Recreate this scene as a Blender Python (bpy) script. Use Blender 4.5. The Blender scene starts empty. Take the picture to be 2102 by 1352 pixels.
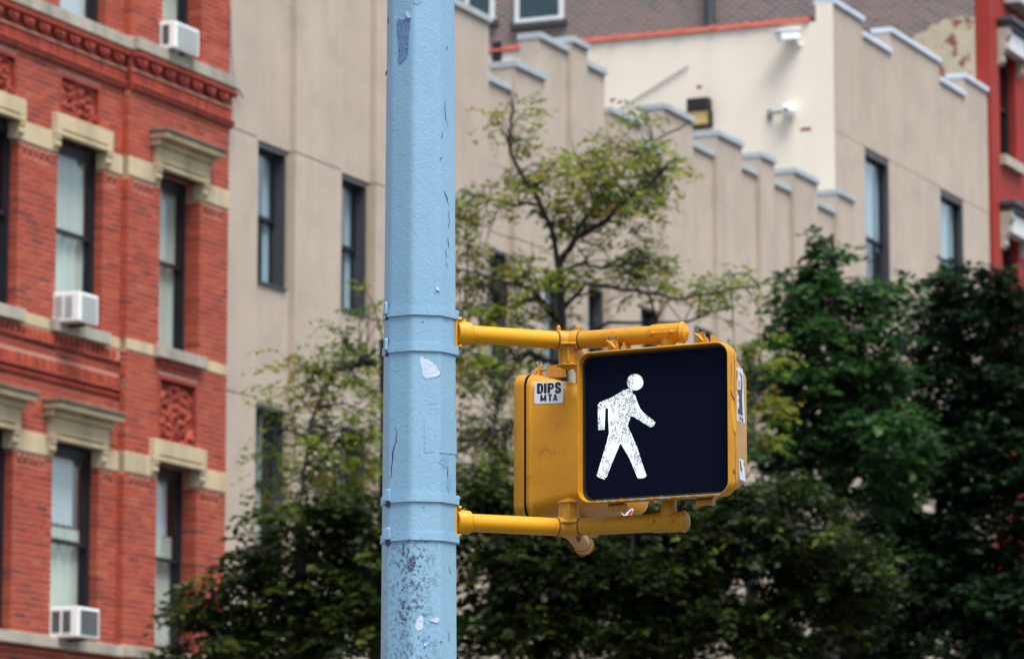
import bpy, bmesh, math, random
import numpy as np
from mathutils import Vector, Matrix, noise as mnoise

random.seed(7)
rng = np.random.default_rng(7)
R = math.radians
scn = bpy.context.scene
col = scn.collection

# ------------------------------------------------------------------ camera
FPX, CX, CY = 8500.0, 1051.0, 676.0            # focal length and centre in photo pixels
HORIZON, VANISH = 1960.0, 4830.0               # survey of the photograph
PITCH = math.atan((HORIZON - CY) / FPX)
EYE = Vector((0, 0, 1.6))
cam_d = bpy.data.cameras.new('camera')
cam = bpy.data.objects.new('camera', cam_d)
col.objects.link(cam)
cam.location = EYE
cam.rotation_euler = (R(90) + PITCH, 0, 0)
cam_d.sensor_width = 36.0
cam_d.lens = FPX / 2102.0 * 36.0
cam_d.clip_end = 2000
cam_d.dof.use_dof = True
cam_d.dof.focus_distance = 11.35
cam_d.dof.aperture_fstop = 9.0
scn.camera = cam

# ------------------------------------------------------------------ sky, sun, exposure
SUN_AZ, SUN_EL = R(148), R(66)                  # compass from +Y clockwise: behind the camera, to the right
world = bpy.data.worlds.new('World')
scn.world = world
world.use_nodes = True
wn = world.node_tree
sky = wn.nodes.new('ShaderNodeTexSky')
sky.sky_type = 'NISHITA'
sky.sun_disc = False
sky.sun_elevation = SUN_EL
sky.sun_rotation = SUN_AZ
sky.air_density = 1.0
sky.dust_density = 1.5
sky.ozone_density = 1.0
hsv = wn.nodes.new('ShaderNodeHueSaturation')
hsv.inputs['Saturation'].default_value = 0.6
wn.links.new(sky.outputs[0], hsv.inputs['Color'])
bg = wn.nodes['Background']
bg.inputs[1].default_value = 0.05
wn.links.new(hsv.outputs[0], bg.inputs[0])
sun_d = bpy.data.lights.new('sun', 'SUN')
sun_d.energy = 1.5
sun_d.angle = R(35)
sun_d.color = (1.0, 0.95, 0.88)
sun = bpy.data.objects.new('sun', sun_d)
col.objects.link(sun)
sv = Vector((math.sin(SUN_AZ) * math.cos(SUN_EL), math.cos(SUN_AZ) * math.cos(SUN_EL), math.sin(SUN_EL)))
sun.rotation_euler = sv.to_track_quat('Z', 'Y').to_euler()
sun.location = (0, -20, 40)
scn.view_settings.view_transform = 'Standard'
scn.view_settings.look = 'None'
scn.view_settings.gamma = 1.0
scn.view_settings.exposure = 2.0
scn.cycles.use_adaptive_sampling = True
scn.cycles.max_bounces = 5
scn.cycles.diffuse_bounces = 3
scn.cycles.adaptive_threshold = 0.02
scn.cycles.transparent_max_bounces = 12
scn.cycles.caustics_reflective = False
scn.cycles.caustics_refractive = False
scn.cycles.use_denoising = True

# ------------------------------------------------------------------ survey helpers (photo point -> place)
def ray(x, y):
    u, w = (x - CX) / FPX, (CY - y) / FPX
    return Vector((u, math.cos(PITCH) - w * math.sin(PITCH), math.sin(PITCH) + w * math.cos(PITCH)))

def at(x, y, Y):
    r = ray(x, y)
    return EYE + r * (Y / r.y)

def at_z(x, y, z):
    r = ray(x, y)
    return EYE + r * ((z - EYE.z) / r.z)

def hit(x, y, p, n):
    r = ray(x, y)
    return EYE + r * ((p - EYE).dot(n) / r.dot(n))

ALPHA = math.atan((VANISH - CX) / FPX * math.cos(PITCH))
D3 = Vector((math.sin(ALPHA), math.cos(ALPHA), 0))      # along the terrace
N3 = Vector((math.cos(ALPHA), -math.sin(ALPHA), 0))     # out of the terrace, to the street
CPL = -25.2 * math.cos(ALPHA)
ORG = N3 * CPL + D3 * (hit(470, 676, N3 * CPL, N3).dot(D3))
ORG.z = 0
FROT = math.atan2(D3.y, D3.x)

def FS(x, y, off=0.0):
    p = hit(x, y, ORG + N3 * off, N3)
    return (p - ORG).dot(D3), p.z

def WS(x, y, s):
    p = hit(x, y, ORG + D3 * s, D3)
    return (p - ORG).dot(N3), p.z

def fpt(s, n, z):                                       # terrace place -> world
    q = ORG + D3 * s + N3 * n
    return Vector((q.x, q.y, z))

# ------------------------------------------------------------------ materials
def newmat(name):
    m = bpy.data.materials.new(name)
    m.use_nodes = True
    return m, m.node_tree, m.node_tree.nodes['Principled BSDF']

def mixc(nt, fac, a, b):
    mx = nt.nodes.new('ShaderNodeMix')
    mx.data_type = 'RGBA'
    for k, v in ((0, fac), (6, a), (7, b)):
        if isinstance(v, (int, float)):
            mx.inputs[k].default_value = v
        elif isinstance(v, tuple):
            mx.inputs[k].default_value = v + (1,)
        else:
            nt.links.new(v, mx.inputs[k])
    return mx.outputs[2]

def noise(nt, scale, detail=4, rough=0.55, stretch=None, coord='Object'):
    tc = nt.nodes.new('ShaderNodeTexCoord')
    o = tc.outputs[coord]
    if stretch:
        mp = nt.nodes.new('ShaderNodeMapping')
        mp.inputs['Scale'].default_value = stretch
        nt.links.new(o, mp.inputs[0])
        o = mp.outputs[0]
    t = nt.nodes.new('ShaderNodeTexNoise')
    t.inputs['Scale'].default_value = scale
    t.inputs['Detail'].default_value = detail
    t.inputs['Roughness'].default_value = rough
    nt.links.new(o, t.inputs['Vector'])
    return t.outputs[0]

def ramp(nt, fac, lo, hi):
    r = nt.nodes.new('ShaderNodeMapRange')
    r.inputs[1].default_value = lo
    r.inputs[2].default_value = hi
    nt.links.new(fac, r.inputs[0])
    return r.outputs[0]

def bump(nt, b, h, strength, dist=0.01):
    n = nt.nodes.new('ShaderNodeBump')
    n.inputs['Strength'].default_value = strength
    n.inputs['Distance'].default_value = dist
    nt.links.new(h, n.inputs['Height'])
    nt.links.new(n.outputs[0], b.inputs['Normal'])

def surf(name, c1, c2, scale=3.0, rough=0.8, bstr=0.2, bscale=60, streak=None, dirt=None, spec=0.5, metal=0.0, bdist=0.005):
    m, nt, b = newmat(name)
    c = mixc(nt, ramp(nt, noise(nt, scale, 5), 0.3, 0.7), c1, c2)
    if streak:                                          # streak = (colour, amount)
        s = ramp(nt, noise(nt, 1.0, 5, 0.6, (2.4, 2.4, 0.25)), 0.45, 0.8)
        mm = nt.nodes.new('ShaderNodeMath'); mm.operation = 'MULTIPLY'; mm.inputs[1].default_value = streak[1]
        nt.links.new(s, mm.inputs[0])
        c = mixc(nt, mm.outputs[0], c, streak[0])
    if dirt:                                            # dirt = (colour, scale, lo, hi)
        c = mixc(nt, ramp(nt, noise(nt, dirt[1], 8, 0.65), dirt[2], dirt[3]), c, dirt[0])
    nt.links.new(c, b.inputs['Base Color'])
    b.inputs['Roughness'].default_value = rough
    b.inputs['Specular IOR Level'].default_value = spec
    b.inputs['Metallic'].default_value = metal
    if bstr:
        bump(nt, b, noise(nt, bscale, 4), bstr, bdist)
    return m

def tone_mat(name, cols, rough=0.85, bstr=0.3, bscale=90, transl=0.0):
    """colour by the per-piece attribute 'tone' through a ramp of colours"""
    m, nt, b = newmat(name)
    a = nt.nodes.new('ShaderNodeAttribute'); a.attribute_name = 'tone'
    r = nt.nodes.new('ShaderNodeValToRGB')
    els = r.color_ramp.elements
    while len(els) < len(cols):
        els.new(0.5)
    for e, (p, c) in zip(els, cols):
        e.position = p; e.color = c + (1,)
    nt.links.new(a.outputs['Fac'], r.inputs[0])
    c = r.outputs[0]
    nt.links.new(c, b.inputs['Base Color'])
    b.inputs['Roughness'].default_value = rough
    b.inputs['Specular IOR Level'].default_value = 0.3
    if bstr:
        c2 = mixc(nt, ramp(nt, noise(nt, 30, 4), 0.35, 0.75), c, mixc(nt, 0.22, c, (0.45, 0.36, 0.33)))
        nt.links.new(c2, b.inputs['Base Color'])
        bump(nt, b, noise(nt, bscale, 3), bstr, 0.004)
    if transl:
        out = nt.nodes['Material Output']
        tr = nt.nodes.new('ShaderNodeBsdfTranslucent')
        nt.links.new(c, tr.inputs[0])
        mx = nt.nodes.new('ShaderNodeMixShader'); mx.inputs[0].default_value = transl
        nt.links.new(b.outputs[0], mx.inputs[1]); nt.links.new(tr.outputs[0], mx.inputs[2])
        nt.links.new(mx.outputs[0], out.inputs[0])
    return m

def glass_mat(name, tint=(0.55, 0.65, 0.68), ior=1.6):
    m, nt, b = newmat(name)
    nt.nodes.remove(b)
    out = nt.nodes['Material Output']
    tr = nt.nodes.new('ShaderNodeBsdfTransparent'); tr.inputs[0].default_value = tint + (1,)
    gl = nt.nodes.new('ShaderNodeBsdfGlossy'); gl.inputs['Roughness'].default_value = 0.02
    fr = nt.nodes.new('ShaderNodeFresnel')                  # both faces of the sheet reflect alike
    ge = nt.nodes.new('ShaderNodeNewGeometry')
    io = nt.nodes.new('ShaderNodeMapRange'); io.inputs[3].default_value = ior; io.inputs[4].default_value = 1 / ior
    nt.links.new(ge.outputs['Backfacing'], io.inputs[0]); nt.links.new(io.outputs[0], fr.inputs[0])
    mx = nt.nodes.new('ShaderNodeMixShader')
    nt.links.new(fr.outputs[0], mx.inputs[0]); nt.links.new(tr.outputs[0], mx.inputs[1]); nt.links.new(gl.outputs[0], mx.inputs[2])
    nt.links.new(mx.outputs[0], out.inputs[0])
    return m

M = {}
M['brick'] = tone_mat('red_brick', [(0.0, (0.13, 0.013, 0.007)), (0.35, (0.30, 0.024, 0.006)), (0.7, (0.42, 0.046, 0.010)), (1.0, (0.42, 0.09, 0.035))])
M['mortar'] = surf('pink_mortar', (0.53, 0.30, 0.235), (0.46, 0.23, 0.17), 4, 0.95, 0.3, 120)
M['terra'] = surf('terracotta', (0.40, 0.066, 0.040), (0.25, 0.033, 0.020), 11, 0.8, 0.3, 80, dirt=((0.09, 0.022, 0.02), 5, 0.5, 0.75))
M['sand'] = surf('sandstone', (0.60, 0.50, 0.32), (0.52, 0.44, 0.29), 3, 0.85, 0.25, 70, streak=((0.22, 0.19, 0.14), 0.75), dirt=((0.50, 0.36, 0.15), 2.2, 0.5, 0.85))
M['greystone'] = surf('weathered_stone', (0.46, 0.43, 0.36), (0.36, 0.34, 0.28), 4, 0.85, 0.3, 60, streak=((0.15, 0.13, 0.10), 0.8))
M['soot'] = surf('sooty_stone', (0.20, 0.175, 0.13), (0.12, 0.105, 0.08), 5, 0.9, 0.3, 60, streak=((0.05, 0.045, 0.035), 0.7))
M['blackframe'] = surf('black_window_paint', (0.008, 0.009, 0.014), (0.012, 0.013, 0.02), 5, 0.5, 0.0)
M['greyframe'] = surf('dark_grey_window_metal', (0.055, 0.062, 0.072), (0.045, 0.05, 0.06), 5, 0.5, 0.0)
M['whiteframe'] = surf('white_window_paint', (0.75, 0.78, 0.8), (0.68, 0.7, 0.72), 5, 0.5, 0.0)
M['glass'] = glass_mat('window_glass', (0.93, 0.96, 0.96))
M['coatglass'] = glass_mat('coated_window_glass', (0.88, 0.95, 0.97), 2.1)
M['darkglass'] = glass_mat('dark_window_glass', (0.45, 0.55, 0.60))
M['curtain'] = surf('pale_curtain', (0.72, 0.76, 0.68), (0.66, 0.70, 0.64), 2, 0.9, 0.0)
M['blind_glare'] = surf('white_blind_glare', (0.78, 0.86, 0.90), (0.74, 0.82, 0.88), 2, 0.8, 0.0)  # real blinds, and pale stand-ins for sky reflected in the stucco building's panes
M['room'] = surf('room_plaster', (0.10, 0.10, 0.095), (0.08, 0.08, 0.08), 1, 0.9, 0.0)
M['stucco'] = surf('grey_beige_stucco', (0.495, 0.42, 0.35), (0.435, 0.366, 0.308), 0.7, 0.9, 0.25, 90, streak=((0.33, 0.275, 0.215), 0.5), dirt=((0.35, 0.305, 0.25), 1.6, 0.48, 0.8))
M['stuccojoint'] = surf('stained_stucco_joint', (0.30, 0.235, 0.16), (0.26, 0.20, 0.145), 2, 0.9, 0.2, 60)
M['coping'] = surf('grey_metal_coping', (0.36, 0.41, 0.44), (0.42, 0.47, 0.50), 2, 0.55, 0.05, 30, dirt=((0.25, 0.27, 0.27), 4, 0.5, 0.8))
M['copingwhite'] = surf('pale_metal_coping', (0.60, 0.68, 0.78), (0.52, 0.60, 0.70), 2, 0.5, 0.05, 30, dirt=((0.35, 0.38, 0.40), 4, 0.55, 0.85))
M['whitewall'] = surf('white_painted_brick', (0.86, 0.785, 0.68), (0.81, 0.73, 0.62), 0.8, 0.85, 0.5, 18, streak=((0.66, 0.58, 0.48), 0.3))
M['tile'] = surf('red_clay_tile', (0.36, 0.075, 0.045), (0.27, 0.05, 0.035), 6, 0.7, 0.2, 50, dirt=((0.5, 0.25, 0.18), 4, 0.6, 0.9))
M['redpaint'] = surf('red_painted_brick', (0.34, 0.018, 0.008), (0.27, 0.015, 0.008), 2, 0.7, 0.6, 22, dirt=((0.22, 0.03, 0.02), 3, 0.5, 0.85))
M['flash'] = surf('pale_flashing', (0.5, 0.5, 0.52), (0.42, 0.42, 0.45), 3, 0.6, 0.1)
M['acwhite'] = surf('white_ac_enamel', (0.84, 0.88, 0.88), (0.80, 0.85, 0.86), 4, 0.45, 0.0, dirt=((0.55, 0.58, 0.57), 6, 0.6, 0.9))
M['acdark'] = surf('ac_grille_dark', (0.03, 0.04, 0.05), (0.05, 0.06, 0.07), 8, 0.6, 0.0)
M['acgrey'] = surf('ac_grille_grey', (0.30, 0.34, 0.35), (0.24, 0.28, 0.30), 8, 0.6, 0.0)
M['black'] = surf('black_rubber', (0.006, 0.006, 0.007), (0.01, 0.01, 0.012), 6, 0.6, 0.0)
M['steel'] = surf('dull_steel', (0.30, 0.31, 0.32), (0.24, 0.24, 0.25), 20, 0.45, 0.1, 200, metal=0.8)
M['rust'] = surf('rusty_steel', (0.16, 0.07, 0.035), (0.09, 0.045, 0.03), 40, 0.85, 0.3, 200)
M['asphalt'] = surf('asphalt', (0.038, 0.038, 0.040), (0.048, 0.048, 0.048), 2, 0.9, 0.4, 80)
M['concrete'] = surf('pavement_concrete', (0.15, 0.145, 0.135), (0.12, 0.115, 0.11), 1.5, 0.9, 0.3, 60, dirt=((0.12, 0.12, 0.11), 2, 0.55, 0.8))
M['bark'] = surf('dark_bark', (0.010, 0.009, 0.011), (0.022, 0.020, 0.021), 6, 0.9, 0.8, 30)
M['stickerwhite'] = surf('sticker_paper', (0.62, 0.68, 0.76), (0.58, 0.64, 0.72), 20, 0.5, 0.0)
M['stickerblack'] = surf('sticker_ink', (0.008, 0.010, 0.018), (0.01, 0.012, 0.02), 20, 0.5, 0.0)
M['stickerpink'] = surf('sticker_pink_ink', (0.60, 0.25, 0.28), (0.55, 0.3, 0.33), 20, 0.5, 0.0)
M['stickerred'] = surf('sticker_red_ink', (0.45, 0.02, 0.02), (0.38, 0.02, 0.02), 20, 0.5, 0.0)
M['lampglass'] = surf('amber_lamp_lens', (0.50, 0.33, 0.07), (0.62, 0.50, 0.22), 9, 0.3, 0.0)

# yellow signal paint, faded on the crowns of pipes, grimy, with rust specks
def yellow(name, c1, c2, grime):
    m, nt, b = newmat(name)
    c = mixc(nt, ramp(nt, noise(nt, 9, 6), 0.35, 0.7), c1, c2)
    c = mixc(nt, ramp(nt, noise(nt, 26, 8, 0.7), 0.54, 0.76), c, grime)
    c = mixc(nt, ramp(nt, noise(nt, 16, 6, 0.7, (1, 1, 0.22)), 0.60, 0.85), c, tuple(v * 0.5 for v in grime))
    c = mixc(nt, ramp(nt, noise(nt, 70, 6, 0.6), 0.67, 0.72), c, (0.10, 0.035, 0.012))
    nt.links.new(c, b.inputs['Base Color'])
    b.inputs['Roughness'].default_value = 0.42
    b.inputs['Specular IOR Level'].default_value = 0.3
    bump(nt, b, noise(nt, 130, 3), 0.25, 0.0015)
    return m
M['yellow'] = yellow('signal_yellow', (0.53, 0.245, 0.012), (0.47, 0.212, 0.012), (0.29, 0.125, 0.016))
M['yellowfresh'] = yellow('signal_yellow_bright', (0.64, 0.30, 0.006), (0.60, 0.275, 0.006), (0.50, 0.22, 0.02))
M['yellowold'] = yellow('signal_yellow_grimy', (0.50, 0.26, 0.035), (0.42, 0.20, 0.03), (0.20, 0.10, 0.03))

# pole paint: pale blue over many old coats, orange peel, scuffs low down
def pole_mat(name, c1, c2):
    m, nt, b = newmat(name)
    c = mixc(nt, ramp(nt, noise(nt, 2.2, 5, 0.6, (1, 1, 0.5)), 0.3, 0.7), c1, c2)
    tc = nt.nodes.new('ShaderNodeTexCoord')
    sx = nt.nodes.new('ShaderNodeSeparateXYZ'); nt.links.new(tc.outputs['Object'], sx.inputs[0])
    lowz = nt.nodes.new('ShaderNodeMapRange')
    for k, v in ((1, 2.585), (2, 2.565), (3, 0.0), (4, 1.0)):
        lowz.inputs[k].default_value = v
    nt.links.new(sx.outputs[2], lowz.inputs[0])
    midx = nt.nodes.new('ShaderNodeMapRange')
    ab = nt.nodes.new('ShaderNodeMath'); ab.operation = 'ABSOLUTE'
    ad = nt.nodes.new('ShaderNodeMath'); ad.operation = 'ADD'; ad.inputs[1].default_value = 0.022
    nt.links.new(sx.outputs[0], ad.inputs[0]); nt.links.new(ad.outputs[0], ab.inputs[0]); nt.links.new(ab.outputs[0], midx.inputs[0])
    for k, v in ((1, 0.10), (2, 0.012), (3, 0.0), (4, 1.0)):
        midx.inputs[k].default_value = v
    sc = ramp(nt, noise(nt, 95, 6, 0.65, (1, 1, 0.8)), 0.49, 0.58)
    big = ramp(nt, noise(nt, 14, 3), 0.36, 0.55)
    f = None
    for o in (lowz.outputs[0], midx.outputs[0], big):
        mu = nt.nodes.new('ShaderNodeMath'); mu.operation = 'MULTIPLY'
        nt.links.new(sc if f is None else f, mu.inputs[0]); nt.links.new(o, mu.inputs[1]); f = mu.outputs[0]
    c = mixc(nt, f, c, (0.05, 0.07, 0.13))
    fine = ramp(nt, noise(nt, 110, 7, 0.65), 0.64, 0.72)
    c = mixc(nt, fine, c, (0.10, 0.17, 0.26))
    nt.links.new(c, b.inputs['Base Color'])
    b.inputs['Roughness'].default_value = 0.42
    b.inputs['Specular IOR Level'].default_value = 0.45
    h1 = noise(nt, 120, 4, 0.5)
    h2 = noise(nt, 16, 6, 0.65, (1, 1, 0.6))
    hm = nt.nodes.new('ShaderNodeMath'); hm.operation = 'MULTIPLY_ADD'; hm.inputs[1].default_value = 2.5
    nt.links.new(h2, hm.inputs[0]); nt.links.new(h1, hm.inputs[2])
    bump(nt, b, hm.outputs[0], 0.42, 0.0022)
    return m
M['pole'] = pole_mat('pale_blue_pole_paint', (0.24, 0.42, 0.57), (0.20, 0.37, 0.525))
M['polechip'] = surf('exposed_old_blue_coat', (0.055, 0.12, 0.26), (0.15, 0.26, 0.44), 110, 0.6, 0.3, 120)
M['polechip2'] = surf('exposed_mid_blue_coat', (0.20, 0.37, 0.56), (0.15, 0.30, 0.48), 40, 0.6, 0.2, 120)
M['polewhite'] = surf('exposed_white_coat', (0.50, 0.60, 0.74), (0.42, 0.53, 0.68), 40, 0.6, 0.4, 90)
M['polecrack'] = surf('paint_crack', (0.02, 0.035, 0.07), (0.03, 0.05, 0.1), 30, 0.8, 0.0)

# dark old party wall brick (too far away to tell the bricks apart)
def party():
    m, nt, b = newmat('old_dark_brick')
    tc = nt.nodes.new('ShaderNodeTexCoord')
    sp = nt.nodes.new('ShaderNodeSeparateXYZ'); nt.links.new(tc.outputs['Object'], sp.inputs[0])
    cb = nt.nodes.new('ShaderNodeCombineXYZ'); nt.links.new(sp.outputs[1], cb.inputs[0]); nt.links.new(sp.outputs[2], cb.inputs[1])
    t = nt.nodes.new('ShaderNodeTexBrick')
    t.inputs['Scale'].default_value = 1.0
    t.inputs['Brick Width'].default_value = 0.21; t.inputs['Row Height'].default_value = 0.075
    t.inputs['Mortar Size'].default_value = 0.012; t.inputs['Bias'].default_value = -0.1
    t.inputs['Color1'].default_value = (0.07, 0.055, 0.062, 1); t.inputs['Color2'].default_value = (0.21, 0.11, 0.085, 1)
    t.inputs['Mortar'].default_value = (0.36, 0.34, 0.33, 1)
    nt.links.new(cb.outputs[0], t.inputs[0])
    c = mixc(nt, ramp(nt, noise(nt, 1.6, 6), 0.42, 0.75), t.outputs[0], (0.27, 0.20, 0.18))
    nt.links.new(c, b.inputs['Base Color']); b.inputs['Roughness'].default_value = 0.9
    bump(nt, b, t.outputs[1], -0.6, 0.01)
    return m
M['party'] = party()
M['cream'] = surf('peeling_cream_paint', (0.52, 0.46, 0.32), (0.45, 0.40, 0.30), 3, 0.9, 0.4, 30, dirt=((0.24, 0.08, 0.055), 2.6, 0.52, 0.58))

# LED screen and its lit figure
def led():
    m, nt, b = newmat('lit_led_figure')
    n1 = ramp(nt, noise(nt, 300, 3, 0.6, (1.5, 1, 0.75)), 0.46, 0.57)
    n2 = ramp(nt, noise(nt, 22, 2, 0.5, (1.4, 1, 0.7)), 0.50, 0.64)
    mx = nt.nodes.new('ShaderNodeMath'); mx.operation = 'MAXIMUM'
    nt.links.new(n1, mx.inputs[0]); nt.links.new(n2, mx.inputs[1])
    c = mixc(nt, mx.outputs[0], (0.09, 0.12, 0.13), (0.90, 0.97, 1.0))
    b.inputs['Base Color'].default_value = (0.03, 0.035, 0.05, 1)
    nt.links.new(c, b.inputs['Emission Color']); b.inputs['Emission Strength'].default_value = 0.40
    return m
M['led'] = led()
M['screen'] = surf('signal_screen', (0.0012, 0.002, 0.008), (0.0035, 0.006, 0.022), 330, 0.5, 0.6, 420, spec=0.05, bdist=0.001)

# ------------------------------------------------------------------ mesh helpers
class MB:
    def __init__(s):
        s.v, s.f, s.t = [], [], []
    def add(s, vs, fs, tone=0.5):
        o = len(s.v)
        s.v += [tuple(p) for p in vs]
        s.f += [tuple(i + o for i in q) for q in fs]
        s.t += [tone] * len(fs)
        return s
    def box(s, x0, x1, y0, y1, z0, z1, tone=0.5):
        if x0 > x1: x0, x1 = x1, x0
        if y0 > y1: y0, y1 = y1, y0
        if z0 > z1: z0, z1 = z1, z0
        return s.add([(x0, y0, z0), (x1, y0, z0), (x1, y1, z0), (x0, y1, z0), (x0, y0, z1), (x1, y0, z1), (x1, y1, z1), (x0, y1, z1)],
                     [(0, 3, 2, 1), (4, 5, 6, 7), (0, 1, 5, 4), (1, 2, 6, 5), (2, 3, 7, 6), (3, 0, 4, 7)], tone)
    def fb(s, s0, s1, n0, n1, z0, z1, tone=0.5):        # terrace box: along, out, up
        return s.box(s0, s1, -n1, -n0, z0, z1, tone)
    def loft(s, loops, cap0=True, cap1=True, tone=0.5):
        n = len(loops[0])
        vs = [p for l in loops for p in l]
        fs = []
        for k in range(len(loops) - 1):
            for i in range(n):
                j = (i + 1) % n
                fs.append((k * n + i, k * n + j, (k + 1) * n + j, (k + 1) * n + i))
        if cap0: fs.append(tuple(range(n - 1, -1, -1)))
        if cap1: fs.append(tuple((len(loops) - 1) * n + i for i in range(n)))
        return s.add(vs, fs, tone)
    def tube(s, pts, rad, sides=8, cap=True, tone=0.5):
        pts = [Vector(p) for p in pts]
        if not isinstance(rad, (list, tuple)): rad = [rad] * len(pts)
        loops, up = [], None
        for i, p in enumerate(pts):
            d = (pts[min(i + 1, len(pts) - 1)] - pts[max(i - 1, 0)]).normalized()
            if up is None:
                up = Vector((0, 0, 1)) if abs(d.z) < 0.9 else Vector((1, 0, 0))
            a = d.cross(up).normalized(); b2 = a.cross(d).normalized(); up = b2
            loops.append([p + (a * math.cos(t) + b2 * math.sin(t)) * rad[i] for t in (2 * math.pi * k / sides for k in range(sides))])
        return s.loft(loops, cap, cap, tone)
    def prism(s, poly, fn, d0, d1, tone=0.5):
        """poly of 2-D points, fn(u, v, depth) -> point"""
        n = len(poly)
        vs = [fn(u, v, d0) for u, v in poly] + [fn(u, v, d1) for u, v in poly]
        fs = [tuple(range(n - 1, -1, -1)), tuple(range(n, 2 * n))] + [(i, (i + 1) % n, n + (i + 1) % n, n + i) for i in range(n)]
        return s.add(vs, fs, tone)
    def build(s, name, mat, parent=None, smooth=None, bevel=0, tone=False, mesh_only=False):
        me = bpy.data.meshes.new(name)
        me.from_pydata(s.v, [], s.f)
        me.materials.append(M[mat] if isinstance(mat, str) else mat)
        bm = bmesh.new(); bm.from_mesh(me)
        bmesh.ops.recalc_face_normals(bm, faces=bm.faces[:])
        bm.to_mesh(me); bm.free()
        if tone:
            a = me.attributes.new('tone', 'FLOAT', 'FACE')
            a.data.foreach_set('value', s.t)
        if smooth:
            me.polygons.foreach_set('use_smooth', [True] * len(me.polygons))
            me.set_sharp_from_angle(angle=R(smooth))
        if mesh_only: return me
        o = bpy.data.objects.new(name, me)
        col.objects.link(o)
        o.parent = parent
        if bevel:
            md = o.modifiers.new('bevel', 'BEVEL'); md.width = bevel; md.segments = 2; md.limit_method = 'ANGLE'; md.angle_limit = R(40)
        return o

def tag(o, label=None, cat=None, group=None, kind=None):
    for k, v in (('label', label), ('category', cat), ('group', group), ('kind', kind)):
        if v: o[k] = v
    return o

def empty(name, loc=(0, 0, 0), rz=0.0):
    o = bpy.data.objects.new(name, None)
    o.empty_display_size = 0.2
    o.location = loc; o.rotation_euler = (0, 0, rz)
    col.objects.link(o)
    return o

def rrect(w, h, r, seg=6):
    out = []
    for cx, cz, a0 in ((w / 2 - r, h / 2 - r, 0), (-w / 2 + r, h / 2 - r, 90), (-w / 2 + r, -h / 2 + r, 180), (w / 2 - r, -h / 2 + r, 270)):
        for k in range(seg + 1):
            a = R(a0 + 90 * k / seg)
            out.append((cx + r * math.cos(a), cz + r * math.sin(a)))
    return out

# ------------------------------------------------------------------ ground, road, pavements
g = MB().box(-400, 400, -400, 400, -0.3, -0.02).build('ground', 'asphalt'); tag(g, kind='structure')
def strip(name, n0, n1, z0, z1, mat):
    o = MB().fb(-120, 160, n0, n1, z0, z1).build(name, mat)
    o.location = ORG; o.rotation_euler = (0, 0, FROT)
    return tag(o, kind='structure')
strip('road', 5.2, 16.0, -0.05, 0.0, 'asphalt')
strip('pavement', 0.0, 5.0, -0.05, 0.14, 'concrete')
strip('kerb', 5.0, 5.2, -0.05, 0.145, 'greystone')
strip('pavement', 16.2, 21.5, -0.05, 0.14, 'concrete')
strip('kerb', 16.0, 16.2, -0.05, 0.145, 'greystone')

# ------------------------------------------------------------------ generic window (frame mesh is the part; sashes, panes, curtain are sub-parts)
def window(root, s0, s1, z0, z1, n, frame='blackframe', fw=0.07, rail=None, glass='glass', cover=None, depth=0.09, sw=0.045):
    f = MB()
    f.fb(s0, s0 + fw, n - depth, n, z0, z1).fb(s1 - fw, s1, n - depth, n, z0, z1)
    f.fb(s0 + fw, s1 - fw, n - depth, n, z1 - fw * 1.5, z1).fb(s0 + fw, s1 - fw, n - depth, n, z0, z0 + fw * 0.8)
    w = f.build('window', frame, root)
    rail = rail if rail is not None else (z0 + z1) / 2
    a0, a1, b0, b1 = s0 + fw, s1 - fw, z0 + fw * 0.8, z1 - fw * 1.5
    for lo, hi, nn in ((rail - 0.03, b1, n - 0.02), (b0, rail + 0.03, n - 0.055)):
        m = MB()
        m.fb(a0 + 0.001, a0 + sw, nn - 0.03, nn, lo, hi).fb(a1 - sw, a1 - 0.001, nn - 0.03, nn, lo, hi)
        m.fb(a0 + sw, a1 - sw, nn - 0.03, nn, hi - 0.05, hi).fb(a0 + sw, a1 - sw, nn - 0.03, nn, lo, lo + 0.055)
        sh = m.build('sash', 'blackframe' if frame == 'greyframe' else frame, w)
        MB().fb(a0 + sw, a1 - sw, nn - 0.018, nn - 0.013, lo + 0.055, hi - 0.05).build('pane', glass, w)
    if cover:
        for (mat, u0, u1, v0, v1) in cover:                 # fractions of the opening
            m = MB(); k = 40
            x0, x1 = a0 + (a1 - a0) * u0, a0 + (a1 - a0) * u1
            y0, y1 = b0 + (b1 - b0) * v0, b0 + (b1 - b0) * v1
            amp = 0.025 if mat == 'curtain' else 0.004
            top, bot = [], []
            for i in range(k + 1):
                s = x0 + (x1 - x0) * i / k
                nn = n - depth - 0.035 + amp * math.sin(i * 1.9 + s * 3) + amp * 0.5 * math.sin(i * 0.7)
                top.append((s, -nn, y1)); bot.append((s, -nn + 0.0, y0 - 0.01 * math.sin(i)))
            m.add(top + bot, [(i, i + 1, k + 2 + i, k + 1 + i) for i in range(k)])
            m.build('curtain' if mat == 'curtain' else 'blind_glare', mat, w, smooth=60)
    return w

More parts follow.
